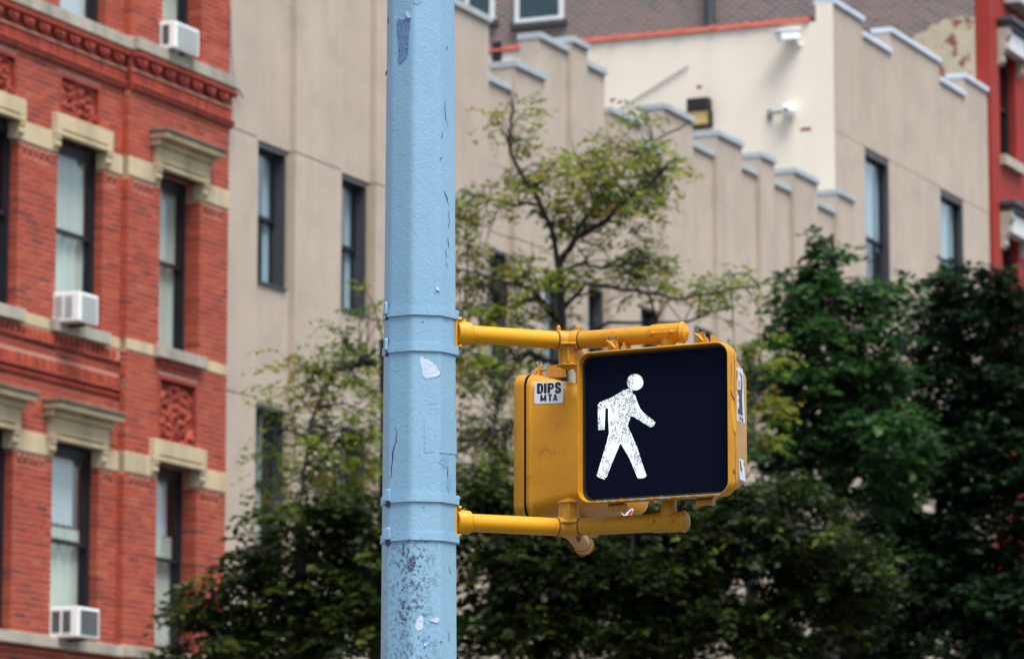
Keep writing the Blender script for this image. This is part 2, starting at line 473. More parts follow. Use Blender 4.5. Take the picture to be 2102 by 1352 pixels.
# ------------------------------------------------------------------ the red brick building
def wall_cells(rect, holes, n0, n1, name, mat, parent):
    s0, s1, z0, z1 = rect
    hs = [h for h in holes if h[1] > s0 and h[0] < s1 and h[3] > z0 and h[2] < z1]
    ss = sorted({s0, s1, *[min(max(v, s0), s1) for h in hs for v in h[:2]]})
    zs = sorted({z0, z1, *[min(max(v, z0), z1) for h in hs for v in h[2:]]})
    m = MB()
    for zi in range(len(zs) - 1):
        run = None
        for si in range(len(ss)):
            solid = False
            if si < len(ss) - 1:
                cs, cz = (ss[si] + ss[si + 1]) / 2, (zs[zi] + zs[zi + 1]) / 2
                solid = not any(h[0] < cs < h[1] and h[2] < cz < h[3] for h in hs)
            if solid and run is None: run = ss[si]
            if not solid and run is not None:
                m.fb(run, ss[si], n0, n1, zs[zi], zs[zi + 1]); run = None
    return m.build(name, mat, parent)

red = empty('brick_building', ORG, FROT)
tag(red, 'red brick building with sandstone lintels, bands and carved panels at the left edge', 'building')
RZ = {1: (8.605, 10.70), 0: (5.07, 7.26), 2: (12.127, 14.25)}
SEC = {'L': (-8.6, -2.70, 0.0), 'R': (-2.70, -0.22, 0.09)}
WIN = {0: (-6.08, -5.03, 'L'), 1: (-4.18, -3.13, 'L'), 2: (-1.93, -0.945, 'R')}
LINT = {0: (-6.20, -5.00), 1: (-4.32, -3.03), 2: (-2.12, -0.83)}
holes, cover_rects = [], []
for k, (za, zb) in RZ.items():
    for w, (a, b, sec) in WIN.items():
        holes.append((a, b, za, zb))
# small gaps in the course under each stone band (a row of dark slots)
slots = []
for k in (0, 1):
    zt = RZ[k][1] - 0.19
    for a, b in ((-4.93, -4.30), (-3.02, -2.78), (-2.55, -2.02), (-0.84, -0.36)):
        x = a
        while x + 0.06 < b:
            slots.append((x, x + 0.06, zt - 0.145, zt - 0.068)); x += 0.125
stone = []                                              # rectangles where no brick is laid
for k in (0, 1):
    za, zb = RZ[k]
    stone.append((-8.6, -0.2, zb - 0.19, zb + 0.03))
    for w in WIN:
        stone.append((LINT[w][0], LINT[w][1], zb - 0.19, zb + 0.25))
stone += [(-8.6, -0.2, 8.475, 8.61), (-8.6, -0.2, 4.95, 5.072), (-8.6, -0.2, 11.50, 12.13)]
stone += [(-4.18, -3.22, 10.95, 11.45), (-6.05, -5.09, 10.95, 11.45), (-1.94, -0.95, 7.51, 8.475)]
stone += [(-8.6, -2.70, 8.31, 8.475), (-8.6, -2.70, 8.02, 8.15)]
reliefs = [(-4.15, -3.245, 10.97, 11.43), (-6.02, -5.115, 10.97, 11.43), (-1.915, -0.975, 7.53, 8.27)]
for key, (a, b, n) in SEC.items():
    wl = wall_cells((a, b, 0.0, 14.9), [(h[0] - 0.006, h[1] + 0.006, h[2], h[3]) for h in holes] + slots + reliefs, n - 0.32, n - 0.0035, 'wall', 'mortar', red)
    SEC[key] = (a, b, n, wl)
bricks = []
C_H, B_H, B_L, J = 0.0672, 0.0520, 0.206, 0.008
allh = holes + stone + slots
for key, (a, b, n, wl) in SEC.items():
    i0 = int(4.2 / C_H)
    for i in range(i0, int(14.4 / C_H)):
        z0 = i * C_H; z1 = z0 + B_H
        blockers = [h for h in allh if h[2] < z1 - 0.012 and h[3] > z0 + 0.012]
        off = (i % 2) * (B_L + J) / 2
        left = -6.5 if key == 'L' else a - 0.006
        edges = [(left, b)]
        for h in blockers:                              # free spans of this course
            nxt = []
            for e0, e1 in edges:
                if h[1] <= e0 or h[0] >= e1: nxt.append((e0, e1)); continue
                if h[0] > e0: nxt.append((e0, h[0]))
                if h[1] < e1: nxt.append((h[1], e1))
            edges = nxt
        for e0, e1 in edges:
            x = e0
            j = math.floor((e0 - off) / (B_L + J))
            while x < e1 - 0.02:
                xe = min((j + 1) * (B_L + J) + off - J, e1)
                if xe == e1 or xe - x > 0.07:
                    if e1 - xe < 0.06: xe = e1
                    bricks.append((key, x, xe, z0, n, wl))
                    x = xe + J
                j += 1
def px_size(bk):                                        # how large a brick shows: nearest first, in view only
    key, x0, x1, z0, n, wl = bk
    full = (x1 - x0) > 0.2
    return (0 if full and -5.55 < x0 and 4.75 < z0 < 12.0 else 1, x0 + random.random() * 0.02)
bricks.sort(key=px_size)
variants = []
for i in range(10):
    m = MB().fb(0, B_L, -0.19, 0.0, 0, B_H, tone=0.05 + 0.1 * i)
    variants.append(m.build('brick', 'brick', tone=True, mesh_only=True))
loose = {}
for q, (key, x0, x1, z0, n, wl) in enumerate(bricks):
    proud = random.uniform(-0.0005, 0.0015)
    if q < 300:
        o = bpy.data.objects.new('brick', variants[int(min(9, max(0, random.gauss(5, 1.8))))])
        o.location = (x0, -(n + proud), z0); o.parent = wl
        o.scale = ((x1 - x0) / B_L, 1, 1)
        col.objects.link(o)
    else:
        t = min(1, max(0.14, random.gauss(0.54, 0.18)))
        loose.setdefault(key, (MB(), wl))[0].fb(x0, x1, n - 0.19, n + proud, z0, z0 + B_H, tone=t)
for key, (m, wl) in loose.items():
    tag(m.build('brickwork', 'brick', wl, tone=True), kind='stuff')

# shell behind the front, so rooms are dark
sh = MB()
sh.fb(-8.6, -0.22, -11.0, -10.7, 0, 14.9).fb(-8.6, -8.3, -10.7, -0.33, 0, 14.9).fb(-0.5, -0.24, -10.7, -0.26, 0, 14.9)
sh.build('rear_wall', 'mortar', red)
MB().fb(-8.6, -0.22, -11.0, 0.08, 14.9, 15.1).build('roof', 'asphalt', red)
for z in (4.6, 8.1, 11.6):
    MB().fb(-8.28, -0.52, -10.68, -0.36, z, z + 0.25).build('floor_slab', 'room', red)

# stone work
def sec_n(s): return 0.0 if s < -2.70 else 0.09
def stones(name, s0, s1, n0, n1, z0, z1, mat, pitch=1.1):
    x = s0
    while x < s1 - 0.01:
        e = min(s1, x + pitch * random.uniform(0.85, 1.15))
        if s1 - e < 0.3: e = s1
        MB().fb(x, e - 0.004, n0, n1, z0, z1).build(name, mat, red, bevel=0.006)
        x = e
for k in (0, 1):
    za, zb = RZ[k]
    prev = {'L': -8.6, 'R': -2.70}
    for sec, ws in (('L', (0, 1)), ('R', (2,))):
        a, b, n, wl = SEC[sec]
        x = a
        for w in ws:
            stones('stone_band', x, LINT[w][0] - 0.001, n - 0.1, n + 0.014, zb - 0.19, zb + 0.03, 'sand', 0.8)
            x = LINT[w][1] + 0.001
        stones('stone_band', x, b + 0.002, n - 0.1, n + 0.014, zb - 0.19, zb + 0.03, 'sand', 0.8)
for k in (0, 1):
    za, zb = RZ[k]
    for w, (a, b, sec) in WIN.items():
        n = SEC[sec][2]
        l0, l1 = LINT[w]
        hood = (k == 1 and w == 2) or (k == 0 and w in (0, 1))
        front = n + 0.075
        li = MB()
        li.fb(l0, l1, n - 0.10, front, zb + 0.075, zb + 0.25)
        li.fb(l0, l0 + 0.13, n - 0.10, front, zb, zb + 0.075).fb(l1 - 0.13, l1, n - 0.10, front, zb, zb + 0.075)
        li.fb(l0 + 0.13, l1 - 0.13, n - 0.10, front - 0.035, zb + 0.05, zb + 0.075)
        lo = li.build('lintel', 'sand', red, bevel=0.005)
        MB().fb(l0 + 0.13, l1 - 0.13, n - 0.10, front + 0.012, zb, zb + 0.05).build('moulding', 'sand', lo, bevel=0.008)
        for c0, c1 in ((l0 + 0.005, l0 + 0.125), (l1 - 0.125, l1 - 0.005)):        # scrolled brackets
            prof = [(-0.09, -0.001), (0.070, -0.001), (0.066, -0.045), (0.045, -0.06), (0.058, -0.085), (0.06, -0.115), (0.042, -0.14), (0.02, -0.15), (0.022, -0.175), (0.012, -0.19), (-0.09, -0.19)]
            MB().prism(prof, lambda u, v, d, n=n, zb=zb: (d, -(n + u), zb + v), c0, c1).build('bracket', 'sand', red, bevel=0.005)
        if hood:
            h0, h1 = l0 - 0.09, l1 + 0.09
            hd = MB().fb(h0, h1, n - 0.05, n + 0.225, zb + 0.330, zb + 0.40)
            hd.fb(h0 + 0.03, h1 - 0.03, n - 0.05, n + 0.115, zb + 0.252, zb + 0.325)
            ho = hd.build('hood', 'sand', red, bevel=0.01)
            MB().fb(h0 - 0.025, h1 + 0.025, n - 0.05, n + 0.255, zb + 0.402, zb + 0.435).build('hood_cap', 'soot', ho, bevel=0.008)
# sills and sill bands
for w, (a, b, sec) in WIN.items():
    n = SEC[sec][2]
    MB().fb(a - 0.12, b + 0.09, n - 0.12, n + 0.085, 8.475, 8.612).build('sill', 'greystone', red, bevel=0.008)
for (a, b, n) in ((-8.6, -6.22, 0), (-4.925, -4.315, 0), (-3.025, -2.70, 0), (-2.70, -2.065, 0.09), (-0.84, -0.218, 0.09)):
    stones('stone_band', a, b, n - 0.1, n + 0.012, 8.48, 8.608, 'sand', 0.9)
for (z0, z1, e) in ((4.95, 5.072, 0.10), (11.985, 12.127, 0.12)):
    stones('sill', -8.6, -2.70 + e, -0.12, e, z0, z1, 'greystone', 1.3)
    stones('sill', -2.70 + e + 0.002 - e, -0.16, -0.03, 0.09 + e, z0 + 0.001, z1 + 0.002, 'greystone', 1.25)
# dentil and soldier courses under the middle sills, left bay
MB().fb(-8.6, -2.70, -0.1, 0.004, 8.345, 8.475).build('course', 'mortar', red)
x = -5.95
while x < -2.78:
    MB().fb(x, x + 0.062, -0.08, 0.035, 8.36, 8.445, tone=random.uniform(0.2, 0.9)).build('dentil', 'brick', red, tone=True)
    x += 0.118
MB().fb(-8.6, -2.70, -0.1, 0.036, 8.312, 8.345).build('moulding', 'terra', red, bevel=0.008)
x = -5.95
while x < -2.72:
    MB().fb(x, x + 0.066, -0.08, 0.028, 8.03, 8.142, tone=random.uniform(0.2, 0.9)).build('soldier_brick', 'brick', red, tone=True)
    x += 0.0775
MB().fb(-8.6, -2.70, -0.1, 0.018, 8.02, 8.15).build('course', 'mortar', red)
MB().fb(-8.6, -2.70, -0.1, 0.045, 7.985, 8.018).build('moulding', 'terra', red, bevel=0.01)
MB().fb(-8.6, -2.70, -0.1, 0.03, 7.915, 7.945).build('moulding', 'terra', red, bevel=0.01)
# terracotta cornice below the top sill
for (a, b, n) in ((-8.6, -2.70, 0.0), (-2.70, -0.19, 0.09)):
    MB().fb(a, b, n - 0.1, n + 0.02, 11.50, 11.985).build('cornice_back', 'terra', red)
    x = a if a > -6 else -6.4
    while x < b - 0.05:
        e = min(b, x + 0.072)
        MB().fb(x, e - 0.008, n, n + 0.034, 11.60, 11.735, tone=random.uniform(0.15, 0.8)).build('soldier_brick', 'brick', red, tone=True)
        x += 0.0755
    prof = [(0, 11.505), (0.035, 11.515), (0.055, 11.545), (0.05, 11.57), (0.07, 11.585), (0.06, 11.598), (0, 11.598)]
    MB().prism(prof, lambda u, v, d, n=n: (d, -(n + u), v), a, b - 0.001).build('moulding', 'terra', red, smooth=50)
    MB().fb(a, b, n, n + 0.05, 11.738, 11.758).build('moulding', 'mortar', red)
    prof = [(0, 11.90), (0.06, 11.895), (0.095, 11.915), (0.10, 11.945), (0.085, 11.97), (0, 11.975)]
    MB().prism(prof, lambda u, v, d, n=n: (d, -(n + u), v), a, b + 0.02).build('roll_moulding', 'terra', red, smooth=50)
    x = (a if a > -6 else -6.5) + 0.04
    while x < b - 0.1:
        wd = 0.255
        pl = [(x + wd / 2 + wd / 2 * math.cos(t), 11.895 - 0.105 * math.sin(t)) for t in (math.pi * q / 10 for q in range(11))]
        cb = MB().prism(pl, lambda u, v, d, n=n: (u, -(n + d), v), 0.0, 0.085).build('corbel', 'terra', red, bevel=0.01)
        tt = [(x + wd / 2 + 0.06 * math.cos(t), 11.875 - 0.05 * math.sin(t)) for t in (math.pi * q / 8 for q in range(9))]
        MB().prism(tt, lambda u, v, d, n=n: (u, -(n + d), v), 0.086, 0.105).build('boss', 'terra', cb, bevel=0.006)
        for q in range(5):                              # little teeth along the roll
            u = x + 0.02 + q * 0.066
            MB().fb(u, u + 0.04, n + 0.09, n + 0.113, 11.905, 11.975).build('tooth', 'terra', cb, bevel=0.008)
        x += 0.34
# carved terracotta panels
def carved(s0, s1, z0, z1, n, seed):
    r0 = random.Random(seed)
    fr = MB(); t = 0.05
    fr.fb(s0, s0 + t, n - 0.1, n + 0.012, z0, z1).fb(s1 - t, s1, n - 0.1, n + 0.012, z0, z1).fb(s0 + t, s1 - t, n - 0.1, n + 0.012, z1 - t, z1).fb(s0 + t, s1 - t, n - 0.1, n + 0.012, z0, z0 + t * 0.6)
    pn = fr.build('panel', 'terra', red, bevel=0.006)
    nx = 80; nz = int(80 * (z1 - z0) / (s1 - s0)) + 4
    vs = []
    cx, cz = (s0 + s1) / 2, (z0 + z1) / 2
    W, H = (s1 - s0) / 2 - t + 0.004, (z1 - z0) / 2 - t * 0.8 + 0.004
    asp = H / W
    curls = [(-0.52, 0.25 * asp, 0.46), (0.52, 0.25 * asp, -0.46), (-0.40, -0.55 * asp, -0.40), (0.40, -0.55 * asp, 0.40), (0.0, 0.62 * asp, 0.30), (-0.85, -0.75 * asp, 0.28), (0.85, -0.75 * asp, -0.28), (0.0, -0.1 * asp, 0.26)]
    for j in range(nz + 1):
        for i in range(nx + 1):
            u, v = -1 + 2 * i / nx, (-1 + 2 * j / nz) * asp
            wx = mnoise.noise(Vector((u * 2.2, v * 2.2, seed * 3.1))) * 0.16
            wz = mnoise.noise(Vector((u * 2.2, v * 2.2, seed * 3.1 + 9))) * 0.16
            h = 0.0
            for (a, b2, rr) in curls:
                dx, dz = u + wx - a, v + wz - b2
                d = math.hypot(dx, dz); th = math.atan2(dz, dx) * (1 if rr > 0 else -1)
                q = d / (abs(rr) * 1.25)
                if q < 1:
                    ridge = abs(math.sin((d * 11 - th * 0.5)))
                    lob = 0.75 + 0.25 * math.sin(th * 5 + d * 9)
                    h = max(h, 0.075 * ridge * lob * (1 - q ** 4) + 0.012)
            h += 0.012 * mnoise.noise(Vector((u * 9, v * 9, seed)))
            vs.append((cx + u * W, -(n - 0.085 + h), cz + v / asp * H))
    fs = [(j * (nx + 1) + i, j * (nx + 1) + i + 1, (j + 1) * (nx + 1) + i + 1, (j + 1) * (nx + 1) + i) for j in range(nz) for i in range(nx)]
    MB().add(vs, fs).build('relief', 'terra', pn, smooth=70)
carved(-4.17, -3.225, 10.953, 11.445, 0.0, 1)
carved(-6.04, -5.095, 10.953, 11.445, 0.0, 2)
carved(-1.935, -0.955, 7.512, 8.29, 0.09, 3)
MB().fb(-1.935, -0.955, -0.05, 0.075, 8.292, 8.345).fb(-1.935, -0.955, -0.05, 0.105, 8.345, 8.40).fb(-1.935, -0.955, -0.05, 0.125, 8.40, 8.473).build('moulding', 'terra', red, bevel=0.01)
# windows
cur = {(1, 0): [], (1, 1): [('curtain', 0.02, 0.98, 0.0, 1.0)], (1, 2): [('curtain', 0.0, 1.0, 0.0, 1.0)],
       (0, 0): [], (0, 1): [('blind_glare', 0.0, 0.86, 0.62, 1.0), ('curtain', 0.0, 1.0, 0.0, 0.60)], (0, 2): [('blind_glare', 0.0, 0.9, 0.66, 1.0), ('curtain', 0.0, 1.0, 0.0, 0.66)],
       (2, 0): [], (2, 1): [('blind_glare', 0.0, 1.0, 0.0, 1.0)], (2, 2): [('curtain', 0.2, 1.0, 0.0, 1.0)]}
for k, (za, zb) in RZ.items():
    for w, (a, b, sec) in WIN.items():
        window(red, a + 0.001, b - 0.001, za + 0.001, zb - 0.001, -0.105, rail={1: 9.68, 0: 6.18, 2: 13.2}[k], cover=cur[(k, w)], glass='darkglass' if w == 0 else 'glass', fw=0.06)

# window air conditioners
def ac_unit(s0, s1, nf, z0, z1, nb, dark, label, gdark=False):
    root = empty('air_conditioner', fpt((s0 + s1) / 2, nf, z0), FROT)
    tag(root, label, 'air conditioner', 'window air conditioners on the red building')
    w, d, h = s1 - s0, nf - nb, z1 - z0
    MB().box(-w / 2, w / 2, 0, d, 0, h).build('case', 'acwhite', root, bevel=0.012)
    for a, b in ((0.20, 0.42), (0.50, 0.72)):             # louvre openings on the side
        v = MB().box(-w / 2 - 0.004, -w / 2 + 0.002, d * a, d * b, h * 0.16, h * 0.86).build('vent', 'acdark' if dark else 'acgrey', root)
        for q in range(9):
            z = h * (0.18 + 0.075 * q)
            MB().box(-w / 2 - 0.010, -w / 2 - 0.002, d * a + 0.004, d * b - 0.004, z, z + h * 0.018).build('louvre', 'acgrey' if dark else 'acwhite', v)
    gr = MB().box(-w / 2 + 0.06, w / 2 - 0.045, -0.004, 0.004, h * 0.10, h * 0.90).build('grille', 'acdark' if gdark else 'acgrey', root)
    for q in range(15):
        z = h * (0.12 + 0.052 * q)
        MB().box(-w / 2 + 0.062, w / 2 - 0.047, -0.009, -0.002, z, z + h * 0.016).build('grille_bar', 'acgrey' if gdark else 'acwhite', gr)
    MB().box(-0.03, 0.03, 0.05, d * 0.6, -0.03, -0.001).build('support', 'black', root)
def acp(xl, xc, xr, yt, yb, nf, nb, dark, label):
    s0, zt = FS(xc, yt, nf); _, z0 = FS(xc, yb, nf); s1, _ = FS(xr, yt, nf)
    ac_unit(s0, s1, nf, z0, zt, nb, dark, label, 'dark grille' in label)
acp(330, 360, 410, 42, 98, 0.30, -0.1, True, 'white window air conditioner with dark side vents, highest on the red building')
acp(110, 163, 203, 597, 658, 0.33, -0.1, False, 'plain white window air conditioner in the middle floor window of the red building')
acp(103, 160, 205, 1243, 1306, 0.35, -0.1, True, 'white window air conditioner with dark grille in the lowest visible window row')

# ------------------------------------------------------------------ the beige stucco building with stepped parapet
grey = empty('stucco_building', ORG, FROT)
tag(grey, 'beige stucco building with stepped parapet, grey copings and a white side wall', 'building')
S_END = FS(2028, 300, -0.35)[0]
S_COR = FS(1712, 200, -0.35)[0]
# strips: s0, s1, top, is_bay
strips = [(-0.19, 0.70, 14.53, 0), (0.70, 1.62, 14.53, 1), (1.62, 3.04, 14.53, 0), (3.04, 3.94, 14.53, 1), (3.94, 5.35, 14.53, 0), (5.35, 6.25, 14.53, 1), (6.25, 7.66, 14.53, 0),
          (7.66, 8.46, 13.74, 1), (8.46, 9.62, 14.09, 0), (9.62, 10.52, 14.72, 1), (10.52, 11.22, 14.86, 0), (11.22, 11.99, 14.66, 1), (11.99, 13.28, 14.09, 0), (13.28, 14.16, 13.86, 1),
          (14.16, 15.50, 14.56, 0), (15.50, 16.46, 14.22, 1), (16.46, 17.66, 14.56, 0), (17.66, 18.42, 14.25, 1), (18.42, 19.18, 14.56, 0), (19.18, 20.03, 14.25, 1),
          (20.03, 21.30, 14.58, 0), (21.30, 22.22, 14.25, 1), (22.22, 23.10, 14.59, 0)]
JO = [0.0, 4.6, 8.32, 11.55]
TH = 0.32
strips = [(a - (0.10 if f else 0.0), b - (0.0 if f else 0.10), t, f) for a, b, t, f in strips[:-1]] + [strips[-1]]
gwall = None
wins = []
for (s0, s1, top, bay) in strips:
    if bay:
        w0, w1 = s0 + 0.015, s1 - 0.095
        z_top = 11.53 if s0 < 7 else 11.32
        wins += [(w0, w1, z_top - 1.76, z_top), (w0, w1, 6.40, 8.29), (w0, w1, 3.0, 4.6)]
whole = wall_cells((-0.19, 23.10, 0.0, 13.55), wins, -0.30, -0.06, 'wall', 'stuccojoint', grey)
for (s0, s1, top, bay) in strips:
    n = -0.02 if bay else 0.065
    zs = JO + [top]
    for i in range(len(zs) - 1):
        a, b = zs[i] + 0.008, zs[i + 1] - 0.008
        if i == len(zs) - 2: b = top - 0.10
        spans = [(a, b)]
        if bay:
            hs = [h for h in wins if abs(h[0] - (s0 + 0.015)) < 1e-6]
            for h in hs:
                nx = []
                for (p, q) in spans:
                    if h[3] <= p or h[2] >= q: nx.append((p, q)); continue
                    if h[2] - p > 0.02: nx.append((p, h[2]))
                    if q - h[3] > 0.02: nx.append((h[3], q))
                spans = nx
        for (p, q) in spans:
            back = -0.058 if q < 13.56 else -TH
            m = MB()
            if q > 13.56 and p < 13.56:
                m.fb(s0 + 0.002, s1 - 0.002, -0.058, n, p, 13.56); m.fb(s0 + 0.002, s1 - 0.002, -TH, n, 13.56, q)
            else:
                m.fb(s0 + 0.002, s1 - 0.002, back, n, p, q)
            m.build('panel', 'stucco', grey)
    MB().fb(s0 - 0.012, s1 + 0.012, -TH - 0.04, n + 0.045, top - 0.095, top + (0.003 if bay else 0.0)).build('coping', 'coping', grey, bevel=0.008)
    if bay:                                             # jamb linings at the side of each bay and stained joints
        MB().fb(s1 - 0.094, s1 - 0.002, -0.058, -0.022, 3.0, 11.5).build('jamb_strip', 'stuccojoint', grey)
        z_top = 11.53 if s0 < 7 else 11.32
        ci = [('blind_glare', 0.35, 0.62, 0.5, 1.0), ('blind_glare', 0.76, 0.97, 0.03, 1.0)] if random.random() < 0.8 else [('curtain', 0.4, 0.9, 0, 1)]  # pale strips imitate the sky reflected in the upper sash
        window(grey, s0 + 0.016, s1 - 0.096, z_top - 1.759, z_top - 0.001, -0.13, 'greyframe', 0.035, glass='coatglass', cover=ci, depth=0.06, sw=0.035)
        window(grey, s0 + 0.016, s1 - 0.096, 6.401, 8.289, -0.13, 'greyframe', 0.035, glass='coatglass', cover=[('curtain', 0.5, 0.75, 0.0, 1.0)], depth=0.06, sw=0.035)
        window(grey, s0 + 0.016, s1 - 0.096, 3.001, 4.599, -0.13, 'greyframe', 0.035, glass='darkglass', depth=0.06)
        for zt, zb in ((z_top, z_top - 1.76), (8.29, 6.40)):
            ln = MB().fb(s0 + 0.0155, s1 - 0.0955, -0.128, -0.022, zt - 0.05, zt - 0.002).fb(s1 - 0.115, s1 - 0.0955, -0.128, -0.022, zb + 0.03, zt - 0.052)
            ln.fb(s0 + 0.0155, s1 - 0.0955, -0.128, 0.01, zb + 0.002, zb + 0.03)
            ln.build('window_lining', 'greyframe', grey)
MB().fb(-0.24, -0.192, -0.3, 0.055, 0.0, 14.9).build('flashing', 'flash', grey)
MB().fb(-0.19, S_COR, -12.0, -TH, 13.3, 13.5).build('roof', 'concrete', grey)
sh = MB()
sh.fb(-0.19, S_COR, -12.3, -12.0, 0, 13.5).fb(-0.19, -0.0, -12.0, -0.31, 0, 13.3).fb(7.4, 7.6, -3.0, -TH - 0.05, 13.5, 14.3)
sh.build('rear_wall', 'stucco', grey)
for z in (4.65, 8.4, 11.7):
    MB().fb(0.02, S_COR - 0.02, -11.98, -0.31, z, z + 0.25).build('floor_slab', 'room', grey)

# taller wing to the right
NW = -0.35
wwins = []
for xl, xr, yt, zb in ((1775, 1825, 302, 13.0), (1930, 1977, 385, 13.0)):
    s0, zt = FS(xl, yt, NW); s1, _ = FS(xr, yt, NW)
    wwins.append((s0, s1 - 0.02, zb, 15.84))
wwins += [(a, b, 9.2, 12.0) for a, b, c, d in wwins]
wz = 15.85
wing_tops = [(S_COR, 24.88, 18.20), (24.88, 26.42, 17.93), (26.42, 29.35, 18.33), (29.35, 30.86, 17.98), (30.86, S_END, 18.35)]
for i, (a, b) in enumerate(((0.0, 12.4), (12.41, wz - 0.006), (wz + 0.006, 17.80))):
    wall_cells((S_COR, S_END, a, b), wwins, NW - 0.3, NW, 'wall', 'stucco', grey)
wall_cells((S_COR + 0.01, S_END - 0.01, 0, 17.7), wwins, NW - 0.31, NW - 0.014, 'wall_core', 'stuccojoint', grey)
for (a, b, t) in wing_tops:
    MB().fb(a + 0.001, b - 0.001, NW - 0.3, NW, 17.802, t - 0.10).build('panel', 'stucco', grey)
    MB().fb(a - 0.015, b + 0.015 if b < S_END else b - 0.005, NW - 0.36, NW + 0.05, t - 0.098, t + (0.0 if t > 18.1 else 0.002)).build('coping', 'copingwhite', grey, bevel=0.01)
for (a, b, c, d) in wwins:
    window(grey, a + 0.001, b - 0.001, c + 0.001, d - 0.001, NW - 0.10, 'greyframe', 0.04, rail=c + (d - c) * 0.45, glass='coatglass', cover=[('blind_glare', 0.05, 0.74, 0.47, 1.0), ('blind_glare', 0.84, 0.99, 0.4, 1.0)] if d > 13 else None, depth=0.06, sw=0.035)  # pale sheets behind the panes imitate bright sky reflection
    ln = MB().fb(a + 0.001, b - 0.001, NW - 0.098, NW - 0.012, d - 0.12, d - 0.002).fb(b - 0.05, b - 0.001, NW - 0.098, NW - 0.012, c + 0.03, d - 0.122)
    ln.build('window_lining', 'greyframe', grey)
# white painted side wall of the wing with its clay tile coping
zt = WS(1690, 44, S_COR)[1]
MB().fb(S_COR - 0.03, S_COR + 0.25, NW - 9.5, NW - 0.31, 12.9, zt).build('side_wall', 'whitewall', grey)
MB().fb(S_COR - 0.032, S_COR - 0.003, NW - 0.309, NW - 0.0, 12.9, 17.80).fb(S_COR - 0.032, S_COR - 0.003, NW - 0.309, NW - 0.001, 17.80, 18.10).build('side_wall', 'whitewall', grey)
MB().fb(S_COR + 0.26, S_END, NW - 9.5, NW - 9.2, 0, zt).build('rear_wall', 'stucco', grey)
MB().fb(S_COR + 0.26, S_END, NW - 9.19, NW - 0.32, 17.3, 17.5).build('roof', 'concrete', grey)
MB().fb(S_COR + 0.26, S_END, NW - 9.19, NW - 0.32, 12.4, 12.6).build('floor_slab', 'room', grey)
y = NW - 0.42
while y > NW - 9.4:
    l = 0.62
    pts = [(S_COR + 0.11 + 0.19 * math.cos(t), zt + 0.12 * math.sin(t) - 0.0) for t in (math.pi * q / 8 for q in range(9))]
    MB().prism(pts, lambda u, v, d: (u, -d, v), y, y - l + 0.07).prism([(S_COR + 0.11 + (a - S_COR - 0.11) * 1.13, zt + (b - zt) * 1.18) for a, b in pts], lambda u, v, d: (u, -d, v), y - l + 0.07, y - l).build('clay_tile', 'tile', grey, smooth=50)
    y -= l + 0.004
# dark post and small far coping left of the merlons
nn, z = WS(1022, 100, S_COR)
MB().fb(S_COR - 0.06, S_COR - 0.034, nn - 0.09, nn + 0.09, z - 0.35, z + 0.12).build('dark_post', 'black', grey)

# things on the white wall
def wall_root(name, x, y, label, cat, group=None):
    n, z = WS(x, y, S_COR)
    o = empty(name, fpt(S_COR - 0.03, n, z), FROT)
    return tag(o, label, cat, group)
o = wall_root('floodlight', 1442, 234, 'dark floodlight with amber lens fixed to the white side wall', 'light')
MB().box(-0.22, -0.001, -0.20, 0.21, 0.02, 0.25).build('hood', 'black', o, bevel=0.02)
MB().box(-0.19, -0.001, -0.19, 0.20, -0.24, 0.018).build('lens', 'lampglass', o, bevel=0.015)
MB().box(-0.20, -0.001, -0.215, -0.192, -0.25, 0.018).box(-0.20, -0.001, 0.202, 0.225, -0.25, 0.018).box(-0.20, -0.001, -0.192, 0.202, -0.262, -0.242).build('frame', 'black', o)
o = wall_root('security_camera', 1642, 92, 'white boxy security camera high on the white side wall, near its corner', 'camera', 'security cameras on the white wall')
MB().tube([(-0.001, 0, 0), (-0.13, 0, 0.0), (-0.16, 0.0, 0.09)], 0.03, 8).build('bracket', 'acwhite', o, smooth=60)
MB().box(-0.42, 0.0, -0.08, 0.10, 0.09, 0.24).box(-0.50, 0.03, -0.105, 0.125, 0.242, 0.275).build('housing', 'acwhite', o, bevel=0.02).rotation_euler = (0, R(-10), R(-35))
MB().tube([(-0.001, 0, 0), (-0.02, 0, 0)], 0.07, 12).build('base', 'acwhite', o)
o = wall_root('security_camera', 1582, 237, 'white dome security camera on a thin arm at mid height of the white wall', 'camera', 'security cameras on the white wall')
n2, z2 = WS(1625, 230, S_COR); n1, z1 = WS(1582, 237, S_COR)
MB().box(-0.03, -0.001, -0.05, 0.05, -0.10, 0.10).build('base', 'acgrey', o, bevel=0.01)
MB().tube([(-0.02, 0, 0), (-0.10, -0.06, 0.01), (-0.12, -(n2 - n1) + 0.08, z2 - z1)], 0.028, 8).build('arm', 'acgrey', o, smooth=60)
dm = MB(); loops = []
for i in range(1, 9):
    a = math.pi * i / 9
    loops.append([(-0.12 + 0.13 * math.sin(a) * math.cos(t), -(n2 - n1) + 0.13 * math.sin(a) * math.sin(t), z2 - z1 + 0.13 * math.cos(a)) for t in (2 * math.pi * k / 14 for k in range(14))])
dm.loft(loops).build('dome', 'acwhite', o, smooth=80)
MB().tube([(-0.245, -(n2 - n1) - 0.0, z2 - z1), (-0.262, -(n2 - n1), z2 - z1)], 0.032, 10).build('lens', 'black', o)
n1, z1 = WS(1275, 225, S_COR); n2, z2 = WS(1415, 137, S_COR)
ca = MB().tube([fpt(S_COR - 0.06, n1 - 0.4, z1 - 0.25), fpt(S_COR - 0.06, n1, z1), fpt(S_COR - 0.06, n2, z2)], 0.014, 6).build('conduit', 'acgrey')
tag(ca, 'thin grey diagonal conduit running up the white side wall', 'conduit')
